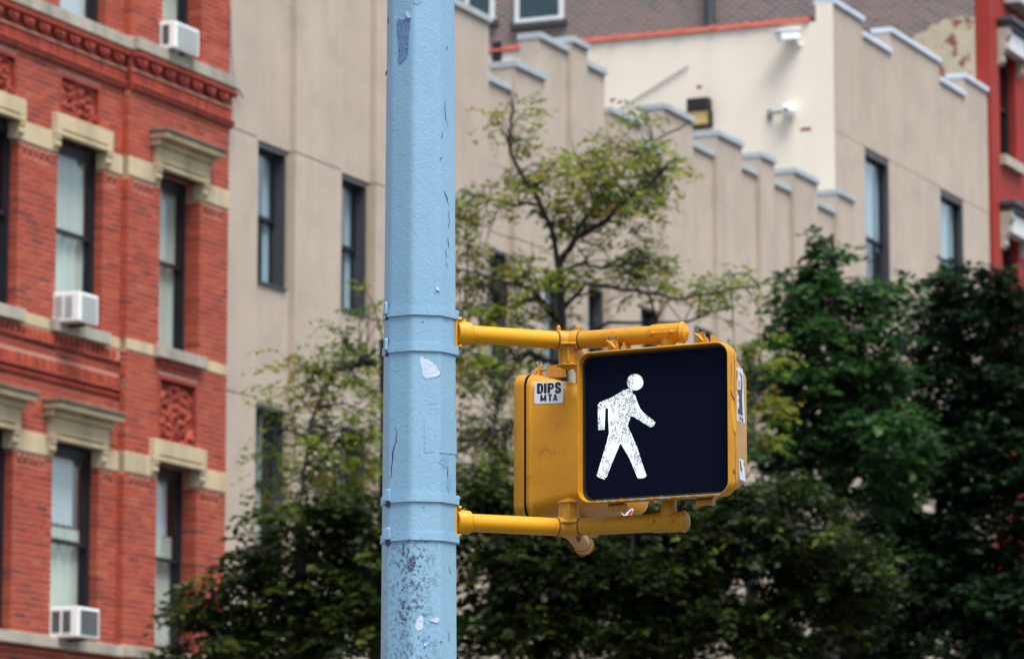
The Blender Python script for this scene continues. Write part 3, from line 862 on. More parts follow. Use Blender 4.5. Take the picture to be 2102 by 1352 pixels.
for i, (x, y) in enumerate(((1437, 179), (1650, 266), (1661, 265))):
    n1, z1 = WS(x, y, S_COR)
    MB().fb(S_COR - 0.035, S_COR - 0.0305, n1 - 0.05, n1 + 0.045, z1 - 0.03, z1 + 0.025).build('bare_brick', 'tile', grey)

cb_ = MB().tube([fpt(*(lambda q: (q[0], 0.12, q[1]))(FS(x, y, 0.12))) for x, y in ((474, 20), (475, 100), (478, 150), (487, 176), (499, 202))], 0.012, 5).build('cable', 'acgrey')
tag(cb_, 'thin loose cable hanging where the red brick meets the beige stucco', 'cable')
# ------------------------------------------------------------------ far red building with the dark party wall
far = empty('far_building', fpt(S_END + 0.03, 0, 0), FROT)
tag(far, 'red painted building at the right edge, dark old brick side wall rising behind', 'building')
S2 = S_END + 0.03
NF = -0.28
def f2(x, y, off=NF):
    s, z = FS(x, y, off); return s - S2, z
def p2(x, y):
    return WS(x, y, S2)
MB().fb(0.0, 0.3, -18, NF - 0.30, 0, 26).build('side_wall', 'party', far)
fw = []
s0, zt = f2(2050, 105); s1, _ = f2(2083, 120); _, zb = f2(2055, 318)
fw.append((s0, s1, zb, zt))
s0b, ztb = f2(2054, 480)
fw.append((s0, s1, ztb - 2.1, ztb)); fw.append((s0, s1, zt + 1.7, zt + 3.8))
fw += [(a + 2.2, b + 2.2, c, d) for a, b, c, d in fw]
wall_cells((0.0, 9.0, 0, 26), fw, NF - 0.3, NF, 'wall', 'redpaint', far)
MB().fb(0.31, 9.0, -18, -17.7, 0, 26).fb(8.7, 9.0, -17.6, NF - 0.31, 0, 26).build('rear_wall', 'party', far)
MB().fb(0.0, 9.0, -18, NF, 26.01, 26.2).build('roof', 'asphalt', far)
n1, z1 = p2(2003, 40)
MB().fb(-0.012, -0.001, n1, NF, z1 - 3, z1 + 6).build('painted_return', 'redpaint', far)
# cream peeling patch with a ragged edge
nL, zT = p2(1885, 52); nL2, zB = p2(1866, 190)
edge = [(nL2 - 0.3, zB - 1.0), (n1 - 0.02, zB - 1.0), (n1 - 0.02, zT + 0.06), (n1 - 0.2, zT + 0.02), (n1 - 0.24, zT + 0.1), (n1 - 0.7, zT + 0.06), (n1 - 0.75, zT - 0.02), (nL + 0.2, zT + 0.0), (nL + 0.1, zT - 0.15), (nL - 0.1, zT - 0.2), (nL - 0.12, zT - 0.4), (nL - 0.3, zT - 0.5)]
MB().prism([(a, b) for a, b in edge], lambda u, v, d: (d, -u, v), -0.008, -0.001).build('painted_patch', 'cream', far)
for (xa, xb, yb) in ((1058, 1158, 42), (955, 1016, 40)):
    na, zb_ = p2(xa, yb); nb_, _ = p2(xb, yb)
    w = MB()
    h = 1.9; t = 0.10
    w.fb(-0.06, -0.002, na, na + t, zb_, zb_ + h).fb(-0.06, -0.002, nb_ - t, nb_, zb_, zb_ + h).fb(-0.07, -0.002, na, nb_, zb_ - 0.09, zb_).fb(-0.06, -0.002, na + t, nb_ - t, zb_ + 0.9, zb_ + 0.98)
    wo = w.build('window', 'whiteframe', far, bevel=0.006)
    MB().fb(-0.03, -0.022, na + t, nb_ - t, zb_, zb_ + h).build('pane', 'darkglass', wo)
    MB().fb(-0.02, -0.003, na + t, nb_ - t, zb_, zb_ + h).build('shade', 'curtain', wo)
    MB().fb(-0.11, -0.002, na - 0.08, nb_ + 0.08, zb_ - 0.2, zb_ - 0.092).build('sill', 'greyframe', wo)
na, _ = p2(1452, 20); nb_, zq = p2(1473, 52)
MB().tube([(-0.14, -(na + nb_) / 2, zq - 0.6), (-0.14, -(na + nb_) / 2, 25.9)], 0.11, 10).build('downpipe', 'greyframe', far, smooth=60)
for i, (a, b, c, d) in enumerate(fw):
    window(far, a + 0.001, b - 0.001, c + 0.001, d - 0.001, NF - 0.14, 'blackframe', 0.07, glass='darkglass', cover=[('blind_glare', 0.0, 0.2, 0.5, 1.0)] if i == 0 else None)
    MB().fb(a - 0.03, b + 0.25, NF - 0.05, NF + 0.12, c - 0.20, c - 0.002).build('sill', 'greystone', far, bevel=0.01)
    lt = MB().fb(a + 0.12, b + 0.10, NF - 0.08, NF + 0.20, d + 0.03, d + 0.42).build('lintel', 'whiteframe', far, bevel=0.02)
    for q in (a - 0.10, b + 0.10):
        prof = [(-0.05, 0.44), (0.24, 0.44), (0.25, 0.30), (0.17, 0.18), (0.20, 0.05), (0.10, -0.10), (0.12, -0.22), (0.04, -0.30), (-0.05, -0.30)]
        MB().prism(prof, lambda u, v, e, d=d: (e, -(NF + u), d + v), q, q + 0.2).build('bracket', 'greystone', far, bevel=0.015)
    hd = MB().fb(a - 0.14, b + 0.34, NF - 0.05, NF + 0.34, d + 0.56, d + 0.66).fb(a - 0.08, b + 0.28, NF - 0.05, NF + 0.25, d + 0.45, d + 0.56)
    hd.build('hood', 'greyframe', far, bevel=0.015)
s0t, ztt = f2(2060, 8)
MB().fb(s0t, s0t + 1.6, NF, NF + 0.35, ztt + 0.0, ztt + 0.25).build('ledge', 'flash', far, bevel=0.02)

# ------------------------------------------------------------------ trees
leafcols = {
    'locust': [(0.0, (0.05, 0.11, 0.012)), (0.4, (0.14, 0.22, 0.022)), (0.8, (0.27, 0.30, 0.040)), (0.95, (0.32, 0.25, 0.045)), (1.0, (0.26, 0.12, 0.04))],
    'olive': [(0.0, (0.007, 0.016, 0.003)), (0.5, (0.020, 0.040, 0.006)), (0.8, (0.060, 0.095, 0.012)), (1.0, (0.16, 0.18, 0.022))],  # deep darks and yellow highlights put shade contrast into the leaf colour
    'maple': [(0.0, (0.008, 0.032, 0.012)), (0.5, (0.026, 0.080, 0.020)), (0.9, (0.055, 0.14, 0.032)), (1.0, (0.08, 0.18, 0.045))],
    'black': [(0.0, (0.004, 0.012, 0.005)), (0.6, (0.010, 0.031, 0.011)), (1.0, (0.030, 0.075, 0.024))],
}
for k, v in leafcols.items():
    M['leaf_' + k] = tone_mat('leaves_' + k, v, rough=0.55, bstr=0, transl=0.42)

def tree(label, trunk_px, Y, blobs, limbs, leaf, trunk_r, top_y, per=30, leaf_len=0.085, layers=3.0, twig=True, group='street trees in front of the terrace', flat=0.55, tone_mu=0.5, limb_k=1.0, spray_k=1.0):
    base = at(trunk_px, 1960, Y); base.z = 0.14
    root = tag(empty('street_tree', base), label, 'tree', group)
    wood = MB()
    top = at(trunk_px, top_y, Y)
    npt = 9
    tp = []
    for i in range(npt + 1):
        f = i / npt
        tp.append(Vector((base.x + (top.x - base.x) * f + 0.10 * math.sin(f * 5 + trunk_px), Y + 0.10 * math.sin(f * 4 + 1), 0.14 + (top.z - 0.14) * f)) - base)
    wood.tube(tp, [trunk_r * (1.15 - 0.65 * i / npt) for i in range(npt + 1)], 10)
    nodes = [p for p in tp[5:]]
    for (pts, r0, dy) in limbs:
        P = []
        for i, q in enumerate(pts):
            P.append(at(q[0], q[1], Y + dy * i / max(1, len(pts) - 1)) - base)
        # refine
        Q = []
        for i in range(len(P) - 1):
            for f in (0, 0.33, 0.66):
                Q.append(P[i].lerp(P[i + 1], f) + Vector((random.uniform(-1, 1), random.uniform(-1, 1), random.uniform(-1, 1))) * 0.02)
        Q.append(P[-1])
        wood.tube(Q, [r0 * limb_k * (1 - 0.8 * i / len(Q)) + 0.006 for i in range(len(Q))], 7)
        nodes += Q[2:]
    # sprays of leaves in the blobs
    spray = []
    k = Y / FPX
    for (bx, by, rx, ry, dens) in blobs:
        c = at(bx, by, Y + random.uniform(-0.3, 0.3)) - base
        ax, az = rx * k, ry * k
        ay = (ax + az) / 2 * 0.9 + 0.2
        cnt = int(math.pi * rx * ry / (44.0 * 44.0) * dens * layers) + 2
        for _ in range(cnt):
            while True:
                d = Vector((random.uniform(-1, 1), random.uniform(-1, 1), random.uniform(-1, 1)))
                if d.length < 1: break
            if d.length > 0.05 and random.random() < 0.55:
                d = d.normalized() * (0.55 + 0.45 * random.random())
            spray.append((c + Vector((d.x * ax, d.y * ay, d.z * az)), c))
    NP = np.array([tuple(p) for p in nodes])
    V, F, T = [], [], []
    for (p, c) in spray:
        d2 = ((NP - np.array(tuple(p))) ** 2).sum(1)
        q = nodes[int(random.choice(np.argsort(d2)[:4]))]
        out = (p - c); out.z *= 0.3
        out = out.normalized() if out.length > 1e-3 else Vector((1, 0, 0))
        mid = q.lerp(p, 0.55) + Vector((0, 0, 0.05 + 0.06 * random.random()))
        tip = p + out * 0.22 + Vector((random.uniform(-.12, .12), random.uniform(-.12, .12), random.uniform(-0.08, 0.10)))
        if twig and (p - q).length < 0.9:
            wood.tube([q, mid, p, tip], [0.009, 0.007, 0.005, 0.002], 4, cap=False)
        t0 = min(1, max(0, random.gauss(tone_mu, 0.22)))
        ang0 = math.atan2(out.y, out.x) + random.gauss(0, 0.5)
        for b in range(4):
            az = ang0 + (b - 1.5) * 0.55 + random.gauss(0, 0.25)
            sl = random.uniform(0.20, 0.42) * spray_k
            sd = Vector((math.cos(az), math.sin(az), random.gauss(-0.05, 0.22)))
            sp = p + Vector((random.gauss(0, 0.05), random.gauss(0, 0.05), random.gauss(0, 0.05 * flat * 2)))
            lat = sd.cross(Vector((0, 0, 1))).normalized()
            nl = max(3, per // 4)
            for i in range(nl):
                f = (i + random.random()) / nl
                sg = 1 if i % 2 else -1
                a = sp + sd * (sl * f) + Vector((0, 0, -0.06 * f * f)) + Vector((random.gauss(0, 0.012), random.gauss(0, 0.012), random.gauss(0, 0.012)))
                dirv = sd * random.uniform(0.3, 0.8) + lat * (sg * random.uniform(0.5, 1.0)) + Vector((0, 0, random.gauss(-0.15, 0.28 + 0.3 * (flat - 0.5))))
                dirv.normalize()
                nrm = Vector((random.gauss(0, 0.45), random.gauss(0, 0.45), 1.0))
                side = dirv.cross(nrm)
                if side.length < 1e-3: continue
                side.normalize()
                L = leaf_len * random.choice((0.55, 0.8, 1.0, 1.0, 1.25)) * random.uniform(0.85, 1.15)
                W = L * random.uniform(0.24, 0.36)
                up = side.cross(dirv) * (W * 0.25)
                o = len(V)
                V += [a, a + dirv * L * 0.45 + side * W + up, a + dirv * L, a + dirv * L * 0.45 - side * W + up]
                F.append((o, o + 1, o + 2, o + 3))
                T.append(min(1, max(0, t0 + random.gauss(0, 0.12))))
    wood.build('trunk', 'bark', root, smooth=70)
    m = MB(); m.v = [tuple(x) for x in V]; m.f = F; m.t = T
    me = bpy.data.meshes.new('crown'); me.from_pydata(m.v, [], F); me.materials.append(M['leaf_' + leaf])
    a = me.attributes.new('tone', 'FLOAT', 'FACE'); a.data.foreach_set('value', T)
    me.polygons.foreach_set('use_smooth', [False] * len(F))
    oc = bpy.data.objects.new('crown', me); col.objects.link(oc); oc.parent = root
    tag(oc, kind='stuff')
    return root

tree('tall sparse yellow green tree with forked dark limbs, standing above the signal', 1148, 47.0,
     [(1045, 250, 48, 62, .55), (1010, 400, 70, 55, .40), (1105, 380, 60, 60, .40), (1180, 375, 80, 85, .8), (1270, 360, 80, 85, .8), (1345, 345, 50, 55, .5), (1200, 450, 70, 50, .6),
      (1300, 440, 70, 50, .6), (955, 480, 45, 80, .8), (1010, 560, 80, 50, .8), (1110, 590, 60, 60, .6), (1260, 545, 90, 40, .8), (1330, 530, 45, 45, .6), (1430, 590, 80, 32, .55), (1540, 600, 55, 45, .3),
      (1010, 650, 80, 60, .7), (1120, 680, 50, 60, .5), (960, 790, 45, 120, .7), (1020, 850, 50, 60, .6), (1545, 740, 50, 70, .6), (1350, 600, 90, 30, .35), (1310, 255, 40, 40, .2), (1005, 750, 60, 60, .6),
      (985, 940, 60, 60, .8), (1560, 850, 50, 60, .7), (1040, 960, 60, 60, .8)],
     [([(1147, 540), (1130, 470), (1100, 400), (1078, 365), (1050, 325), (1045, 285), (1047, 262), (1052, 205)], 0.065, -0.5),
      ([(1150, 540), (1180, 490), (1240, 455), (1290, 410), (1340, 370), (1390, 325)], 0.085, -0.6),
      ([(1152, 535), (1190, 470), (1230, 410), (1270, 360), (1320, 300)], 0.06, 0.8),
      ([(1290, 345), (1330, 310), (1360, 280), (1418, 248)], 0.028, 0.3),
      ([(1100, 420), (1050, 420), (985, 402), (945, 390)], 0.04, 0.4),
      ([(1150, 555), (1200, 540), (1230, 552), (1280, 545), (1335, 540)], 0.04, -0.5),
      ([(1146, 640), (1080, 590), (1040, 578), (1000, 570), (935, 552)], 0.055, -0.6),
      ([(1146, 660), (1100, 612), (1060, 622), (1010, 655), (945, 690)], 0.06, 0.6),
      ([(1150, 640), (1205, 583), (1260, 592), (1330, 600), (1400, 612), (1470, 600), (1560, 588)], 0.05, -0.8),
      ([(1146, 745), (1085, 725), (1050, 762), (1022, 830), (1010, 900)], 0.06, -0.6),
      ([(1146, 900), (1060, 868), (1000, 898), (935, 925)], 0.06, -0.7),
      ([(1150, 720), (1250, 662), (1400, 664), (1500, 632)], 0.045, 0.7),
      ([(1150, 1000), (1300, 900), (1450, 830), (1560, 760)], 0.06, 0.7)],
     'locust', 0.085, 530, per=36, leaf_len=0.075, layers=4.4, tone_mu=0.58, limb_k=0.42)

tree('slender yellow green tree with an arching limb left of the blue pole', 770, 43.0,
     [(700, 690, 28, 45, .35), (600, 770, 55, 55, .55), (690, 760, 60, 50, .6), (755, 750, 40, 45, .7), (640, 840, 60, 45, .35), (720, 830, 55, 55, .5), (760, 640, 25, 50, .4), (590, 930, 60, 55, .55),
      (690, 930, 60, 50, .5), (760, 920, 40, 70, .9), (640, 1010, 80, 50, .8), (740, 1010, 60, 60, .9)],
     [([(770, 745), (720, 748), (690, 762), (665, 800), (645, 850), (630, 920), (622, 1010)], 0.07, -0.5),
      ([(690, 765), (650, 765), (620, 745)], 0.025, 0.3), ([(770, 720), (740, 735), (700, 690)], 0.02, 0.3), ([(632, 900), (590, 880), (540, 890)], 0.02, 0.3),
      ([(770, 900), (700, 900), (650, 960)], 0.04, 0.5)],
     'locust', 0.08, 700, per=34, leaf_len=0.072, layers=4.2, tone_mu=0.5, limb_k=0.55)

tree('bushy dark olive tree filling the lower left beside the red building', 600, 40.0,
     [(480, 1250, 95, 70, .75), (400, 1270, 45, 28, .5), (560, 1310, 120, 70, 1), (650, 1190, 110, 80, 1), (740, 1090, 60, 80, 1), (710, 1290, 95, 85, 1), (570, 1150, 60, 55, .6), (480, 1165, 36, 40, .25), (600, 1060, 60, 45, .45), (760, 1200, 50, 90, 1), (440, 1330, 70, 40, .9), (690, 1060, 60, 50, .9)],
     [([(600, 1250), (540, 1210), (470, 1190), (420, 1240)], 0.05, -0.4), ([(600, 1200), (650, 1120), (700, 1060)], 0.05, 0.4), ([(600, 1330), (680, 1270), (760, 1210)], 0.05, -0.4), ([(600, 1300), (520, 1300), (420, 1270), (330, 1262)], 0.035, -0.3)],
     'olive', 0.12, 1080, per=40, leaf_len=0.10, layers=4.8, tone_mu=0.5, limb_k=0.7)

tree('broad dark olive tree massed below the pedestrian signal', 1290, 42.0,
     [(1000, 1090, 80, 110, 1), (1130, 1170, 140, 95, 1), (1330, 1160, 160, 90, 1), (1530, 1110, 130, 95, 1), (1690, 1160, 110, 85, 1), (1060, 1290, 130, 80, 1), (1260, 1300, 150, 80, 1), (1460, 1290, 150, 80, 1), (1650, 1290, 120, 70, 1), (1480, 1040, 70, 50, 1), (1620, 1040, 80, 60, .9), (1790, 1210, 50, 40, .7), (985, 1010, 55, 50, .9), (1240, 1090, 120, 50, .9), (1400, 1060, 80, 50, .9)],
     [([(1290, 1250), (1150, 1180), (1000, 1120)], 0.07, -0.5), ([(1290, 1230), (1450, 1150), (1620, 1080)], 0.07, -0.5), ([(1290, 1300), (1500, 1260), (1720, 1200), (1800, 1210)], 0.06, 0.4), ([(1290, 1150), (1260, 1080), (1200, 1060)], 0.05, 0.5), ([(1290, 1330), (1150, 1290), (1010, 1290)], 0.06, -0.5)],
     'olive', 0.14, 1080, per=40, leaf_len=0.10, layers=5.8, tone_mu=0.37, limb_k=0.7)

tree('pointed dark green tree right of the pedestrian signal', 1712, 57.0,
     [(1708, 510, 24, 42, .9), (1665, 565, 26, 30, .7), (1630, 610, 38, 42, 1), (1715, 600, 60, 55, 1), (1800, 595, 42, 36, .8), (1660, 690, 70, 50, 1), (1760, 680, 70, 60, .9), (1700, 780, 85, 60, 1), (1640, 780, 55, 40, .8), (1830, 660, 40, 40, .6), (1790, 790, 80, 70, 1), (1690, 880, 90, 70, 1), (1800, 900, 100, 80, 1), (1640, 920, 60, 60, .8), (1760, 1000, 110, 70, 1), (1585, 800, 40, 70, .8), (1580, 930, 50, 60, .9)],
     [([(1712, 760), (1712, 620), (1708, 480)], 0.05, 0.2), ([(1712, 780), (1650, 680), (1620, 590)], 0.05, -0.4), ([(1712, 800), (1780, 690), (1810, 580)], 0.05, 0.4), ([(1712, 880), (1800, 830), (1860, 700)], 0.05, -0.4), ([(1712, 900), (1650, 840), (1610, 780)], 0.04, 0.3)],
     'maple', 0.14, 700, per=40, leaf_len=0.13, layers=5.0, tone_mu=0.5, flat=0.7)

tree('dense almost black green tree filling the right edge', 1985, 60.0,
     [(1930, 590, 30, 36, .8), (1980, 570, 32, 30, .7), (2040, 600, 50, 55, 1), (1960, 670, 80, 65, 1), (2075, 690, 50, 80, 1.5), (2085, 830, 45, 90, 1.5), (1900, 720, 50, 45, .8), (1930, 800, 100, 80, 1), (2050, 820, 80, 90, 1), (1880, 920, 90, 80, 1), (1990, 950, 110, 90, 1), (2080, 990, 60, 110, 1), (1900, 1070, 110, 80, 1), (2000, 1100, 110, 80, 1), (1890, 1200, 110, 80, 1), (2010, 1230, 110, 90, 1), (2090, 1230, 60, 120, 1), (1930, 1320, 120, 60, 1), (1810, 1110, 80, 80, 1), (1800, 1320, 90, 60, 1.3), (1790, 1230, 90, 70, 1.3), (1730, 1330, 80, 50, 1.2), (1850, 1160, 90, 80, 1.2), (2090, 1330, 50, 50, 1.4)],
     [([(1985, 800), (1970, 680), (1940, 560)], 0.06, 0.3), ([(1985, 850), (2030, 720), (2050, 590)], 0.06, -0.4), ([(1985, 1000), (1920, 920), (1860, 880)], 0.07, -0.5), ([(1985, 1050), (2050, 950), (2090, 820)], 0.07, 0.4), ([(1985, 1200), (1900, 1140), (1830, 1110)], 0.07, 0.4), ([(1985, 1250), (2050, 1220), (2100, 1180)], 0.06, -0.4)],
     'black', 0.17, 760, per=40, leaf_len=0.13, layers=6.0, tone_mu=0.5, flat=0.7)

# ------------------------------------------------------------------ the blue octagonal pole
PY = 11.2
pc = at(861.5, 676, PY)
POLE = Vector((pc.x, PY, 0.14))
VA = [R(-10.6 + 45 * k) for k in range(8)]
zr0, zr1 = at(861, 1300, PY).z, at(861, 0, PY).z
def pole_R(z):                                          # circumradius by height (steady taper)
    r_lo, r_hi = 80.0 * 11.20 / FPX, 71.2 * 11.46 / FPX
    return r_lo + (r_hi - r_lo) * (z - zr0) / (zr1 - zr0)
pole = tag(empty('signal_pole', POLE), 'tall pale blue octagonal steel pole with peeling paint and strap bands', 'pole')
def octo(z, extra=0.0, rnd=0.16):
    r = pole_R(z) + extra
    vs = [Vector((r * math.sin(a), -r * math.cos(a), z - 0.14)) for a in VA]
    out = []
    for i in range(8):
        p, a, b = vs[i], vs[i - 1], vs[(i + 1) % 8]
        for f in (rnd, rnd * 0.35):
            out.append(p.lerp(a, f) * 1.0)
        for f in (rnd * 0.35, rnd):
            out.append(p.lerp(b, f) * 1.0)
        out[-3] = out[-3] * 0.998; out[-2] = out[-2] * 0.998
        for q in (-3, -2): out[q].z = z - 0.14
    return out
zs = [0.16, 1.0, 2.0, 2.5, 3.0, 3.5, 4.0, 5.0, 6.0, 7.2]
MB().loft([octo(z) for z in zs]).build('shaft', 'pole', pole, smooth=25)
MB().loft([[Vector((0.2 * math.sin(a), -0.2 * math.cos(a), zz)) for a in VA] for zz in (0.0, 0.025)]).build('base_plate', 'pole', pole, bevel=0.004)

def pole_hit(x, y, eps=0.0):
    r = ray(x, y)
    best = None
    for i in range(8):
        am = (VA[i] + R(22.5))
        n = Vector((math.sin(am), -math.cos(am), 0))
        if r.dot(n) >= 0: continue
        z = at(x, y, PY - 0.09).z
        ap = pole_R(z) * math.cos(R(22.5))
        c = Vector((POLE.x, POLE.y, 0)) + n * (ap + eps)
        p = hit(x, y, c, n)
        if best is None or (p - EYE).length > (best[0] - EYE).length: best = (p, n)
    return best
def mark(name, pts, mat, h=0.0009, parent=pole):
    """a flake or chip lying on the pole skin"""
    top = [pole_hit(x, y, h) for x, y in pts]
    base = [pole_hit(x, y, 0.0001) for x, y in pts]
    n = len(pts)
    m = MB()
    cx, cy = sum(p[0] for p in pts) / n, sum(p[1] for p in pts) / n
    ctop = pole_hit(cx, cy, h)[0]
    vs = [t[0] - POLE for t in top] + [b[0] - POLE for b in base] + [ctop - POLE]
    fs = [(i, (i + 1) % n, 2 * n) for i in range(n)] + [(i, n + i, n + (i + 1) % n, (i + 1) % n) for i in range(n)]
    m.add(vs, fs)
    return m.build(name, mat, parent)
def crack(pts, w, mat='polecrack'):
    P = []
    for i in range(len(pts) - 1):
        for f in (0, 0.34, 0.67):
            P.append((pts[i][0] + (pts[i + 1][0] - pts[i][0]) * f + random.uniform(-1.1, 1.1), pts[i][1] + (pts[i + 1][1] - pts[i][1]) * f + random.uniform(-1, 1)))
    P.append(pts[-1])
    L = [(p[0] - w * math.sin(math.pi * (i + 0.6) / (len(P) + 0.2)) * random.uniform(.6, 1.2), p[1]) for i, p in enumerate(P)]
    Rr = [(p[0] + w * math.sin(math.pi * (i + 0.6) / (len(P) + 0.2)) * random.uniform(.6, 1.2), p[1] + 0.5) for i, p in enumerate(P)]
    m = MB()
    vs = [pole_hit(x, y, 0.0006)[0] - POLE for x, y in L] + [pole_hit(x, y, 0.0006)[0] - POLE for x, y in Rr]
    n = len(P)
    m.add(vs, [(i, i + 1, n + i + 1, n + i) for i in range(n - 1)])
    return m.build('paint_crack', mat, pole)
mark('paint_chip', [(815, 42), (819, 38), (823, 41), (833, 39), (840, 40), (841, 47), (842, 58), (839, 66), (839, 80), (838, 95), (838, 110), (834, 120), (826, 128), (820, 133), (816, 127), (818, 110), (817, 92), (816, 76), (814, 60)], 'polechip')
mark('paint_flake', [(832, 25), (836, 25), (840, 31), (844, 36), (838, 38), (833, 33)], 'polewhite', 0.004)
mark('paint_chip', [(848, -6), (868, -6), (866, 3), (858, 10), (850, 7)], 'polechip2')
mark('paint_chip', [(862, 733), (867, 731), (870, 735), (880, 738), (888, 744), (897, 752), (904, 760), (904, 768), (898, 772), (884, 775), (876, 778), (868, 771), (866, 757), (862, 745)], 'polewhite')
crack([(867, 731), (880, 738), (897, 752), (905, 762), (903, 770), (884, 776)], 0.8)
mark('paint_chip', [(908, 938), (913, 932), (919, 934), (922, 945), (919, 957), (913, 960), (907, 952), (902, 948)], 'polechip2')
mark('paint_chip', [(919, 981), (925, 977), (929, 985), (926, 1000), (921, 1010), (918, 996)], 'polechip2')
crack([(919, 957), (919, 970), (919, 981)], 0.9)
crack([(811, 873), (814, 890), (813, 905), (808, 920), (806, 940), (803, 958), (804, 975), (797, 983)], 1.3)
crack([(910, 390), (915, 397), (918, 408), (922, 422)], 1.1); crack([(921, 430), (922, 450), (921, 470)], 0.7); crack([(920, 488), (921, 508)], 0.8); crack([(916, 512), (917, 530)], 0.8)
crack([(912, 205), (914, 212), (913, 220), (916, 245), (918, 262)], 0.7); crack([(908, 272), (906, 284)], 0.8); crack([(904, 330), (908, 322)], 0.8); crack([(918, 95), (918, 102)], 0.8)
crack([(797, 36), (797, 50)], 1.2); crack([(794, 145), (792, 156)], 1.2)
mark('paint_chip', [(915, 536), (919, 537), (920, 547), (916, 546)], 'polechip2'); mark('paint_flake', [(895, 585), (901, 592), (903, 597), (895, 595)], 'polewhite', 0.003)
crack([(877, 629), (888, 633), (895, 630), (900, 637)], 1.0); crack([(913, 640), (919, 648), (917, 660)], 1.0)
mark('paint_chip', [(916, 650), (920, 648), (919, 658), (915, 660)], 'polechip2')
for pts in ([(806, 760), (815, 762), (822, 758)], [(812, 752), (816, 748), (820, 752)], [(864, 826), (880, 828), (900, 827)], [(842, 838), (850, 839)], [(880, 838), (890, 838)], [(800, 862), (806, 860), (812, 864)]):
    crack(pts, 0.6, 'polechip2')
for pts in ([(845, 1128), (852, 1150), (860, 1175)], [(922, 1160), (926, 1180)], [(915, 1290), (922, 1300), (920, 1318)]):
    crack(pts, 0.7)
mark('paint_flake', [(856, 1270), (864, 1262), (870, 1272), (868, 1290), (858, 1295), (852, 1286)], 'polewhite'); mark('paint_flake', [(882, 1272), (900, 1266), (903, 1272), (898, 1278), (884, 1274)], 'polewhite', 0.002)
mark('paint_flake', [(872, 1318), (876, 1320), (875, 1326), (870, 1324)], 'polewhite', 0.004)
for x, y in ((823, 1237), (905, 1316), (880, 1306), (790, 1215), (868, 660), (870, 1040)):
    mark('paint_chip', [(x - 3, y), (x, y - 2), (x + 3, y), (x + 1, y + 2)], 'polechip')
# painted-over paper square
mark('painted_over_label', [(871, 858), (905, 857), (936.5, 860), (937.5, 932), (905, 929), (872, 928)], 'pole', 0.0012)
# steel straps with clips
def band(yl, label=None):
    z = at(861, yl, PY - 0.1).z
    hgt = 0.0225
    lo = octo(z - hgt / 2, 0.0052, 0.2); hi = octo(z + hgt / 2, 0.0045, 0.2)
    li = octo(z - hgt / 2, -0.002, 0.2); hi2 = octo(z + hgt / 2, -0.002, 0.2)
    b = MB().loft([li, lo, hi, hi2], False, False).build('band', 'pole', pole, smooth=25)
    p, n = pole_hit(796, yl - 2, 0.0)
    t = Vector((0, 0, 1)).cross(n)
    q = p - POLE
    def F(u, v, d): return q + t * u + Vector((0, 0, 1)) * v + n * d
    MB().prism([(-0.012, -0.014), (0.012, -0.014), (0.012, 0.016), (0.004, 0.02), (-0.012, 0.015)], F, 0.001, 0.010).build('buckle', 'pole', b, bevel=0.002)
    MB().prism([(-0.003, -0.016), (0.011, -0.013), (0.010, -0.022), (0.004, -0.031), (-0.006, -0.028)], F, 0.0, 0.005).build('buckle_gap', 'polecrack', b)
    # clamp ear at the right, where the strap turns to the bracket
    a = R(79.4 + 4)
    r = pole_R(z)
    e = Vector((r * math.sin(a), -r * math.cos(a), z - 0.14))
    MB().box(e.x - 0.012, e.x + 0.0065, e.y - 0.012, e.y + 0.030, e.z - hgt * 0.5 - 0.002, e.z + hgt * 0.5 + 0.001).build('ear', 'pole', b, bevel=0.002)
    MB().tube([(e.x + 0.000, e.y + 0.004, e.z + hgt * 0.3), (e.x + 0.010, e.y + 0.004, e.z + hgt * 0.3)], 0.0042, 6).build('bolt', 'polechip', b)
for yl in (637, 711, 1020, 1099):
    band(yl)

# ------------------------------------------------------------------ yellow brackets (two levels) and signal heads
A0 = at(942, 684, PY)
zU, zL = A0.z, at(945, 1071, PY).z
def xy_on(x, origin, ang):                              # where the vertical plane through photo column x meets a line
    r = ray(x, 880); o = origin; d = Vector((math.cos(ang), math.sin(ang), 0))
    # (o + d t) = k*(r.x, r.y)
    det = d.x * (-r.y) - d.y * (-r.x)
    t = (-(o.x) * (-r.y) + (o.y) * (-r.x)) / det
    return Vector((o.x + d.x * t, o.y + d.y * t, 0))
P0 = Vector((A0.x - 0.004, PY, 0))
TEE = xy_on(1167, P0, R(25))
END = xy_on(1399, TEE, R(-27))
HPA = xy_on(1372, TEE, R(-27))
# third arm runs back from the tee to the far head
r_ = at_z(1197, 1116, zL)
BK = Vector((r_.x, r_.y, 0))

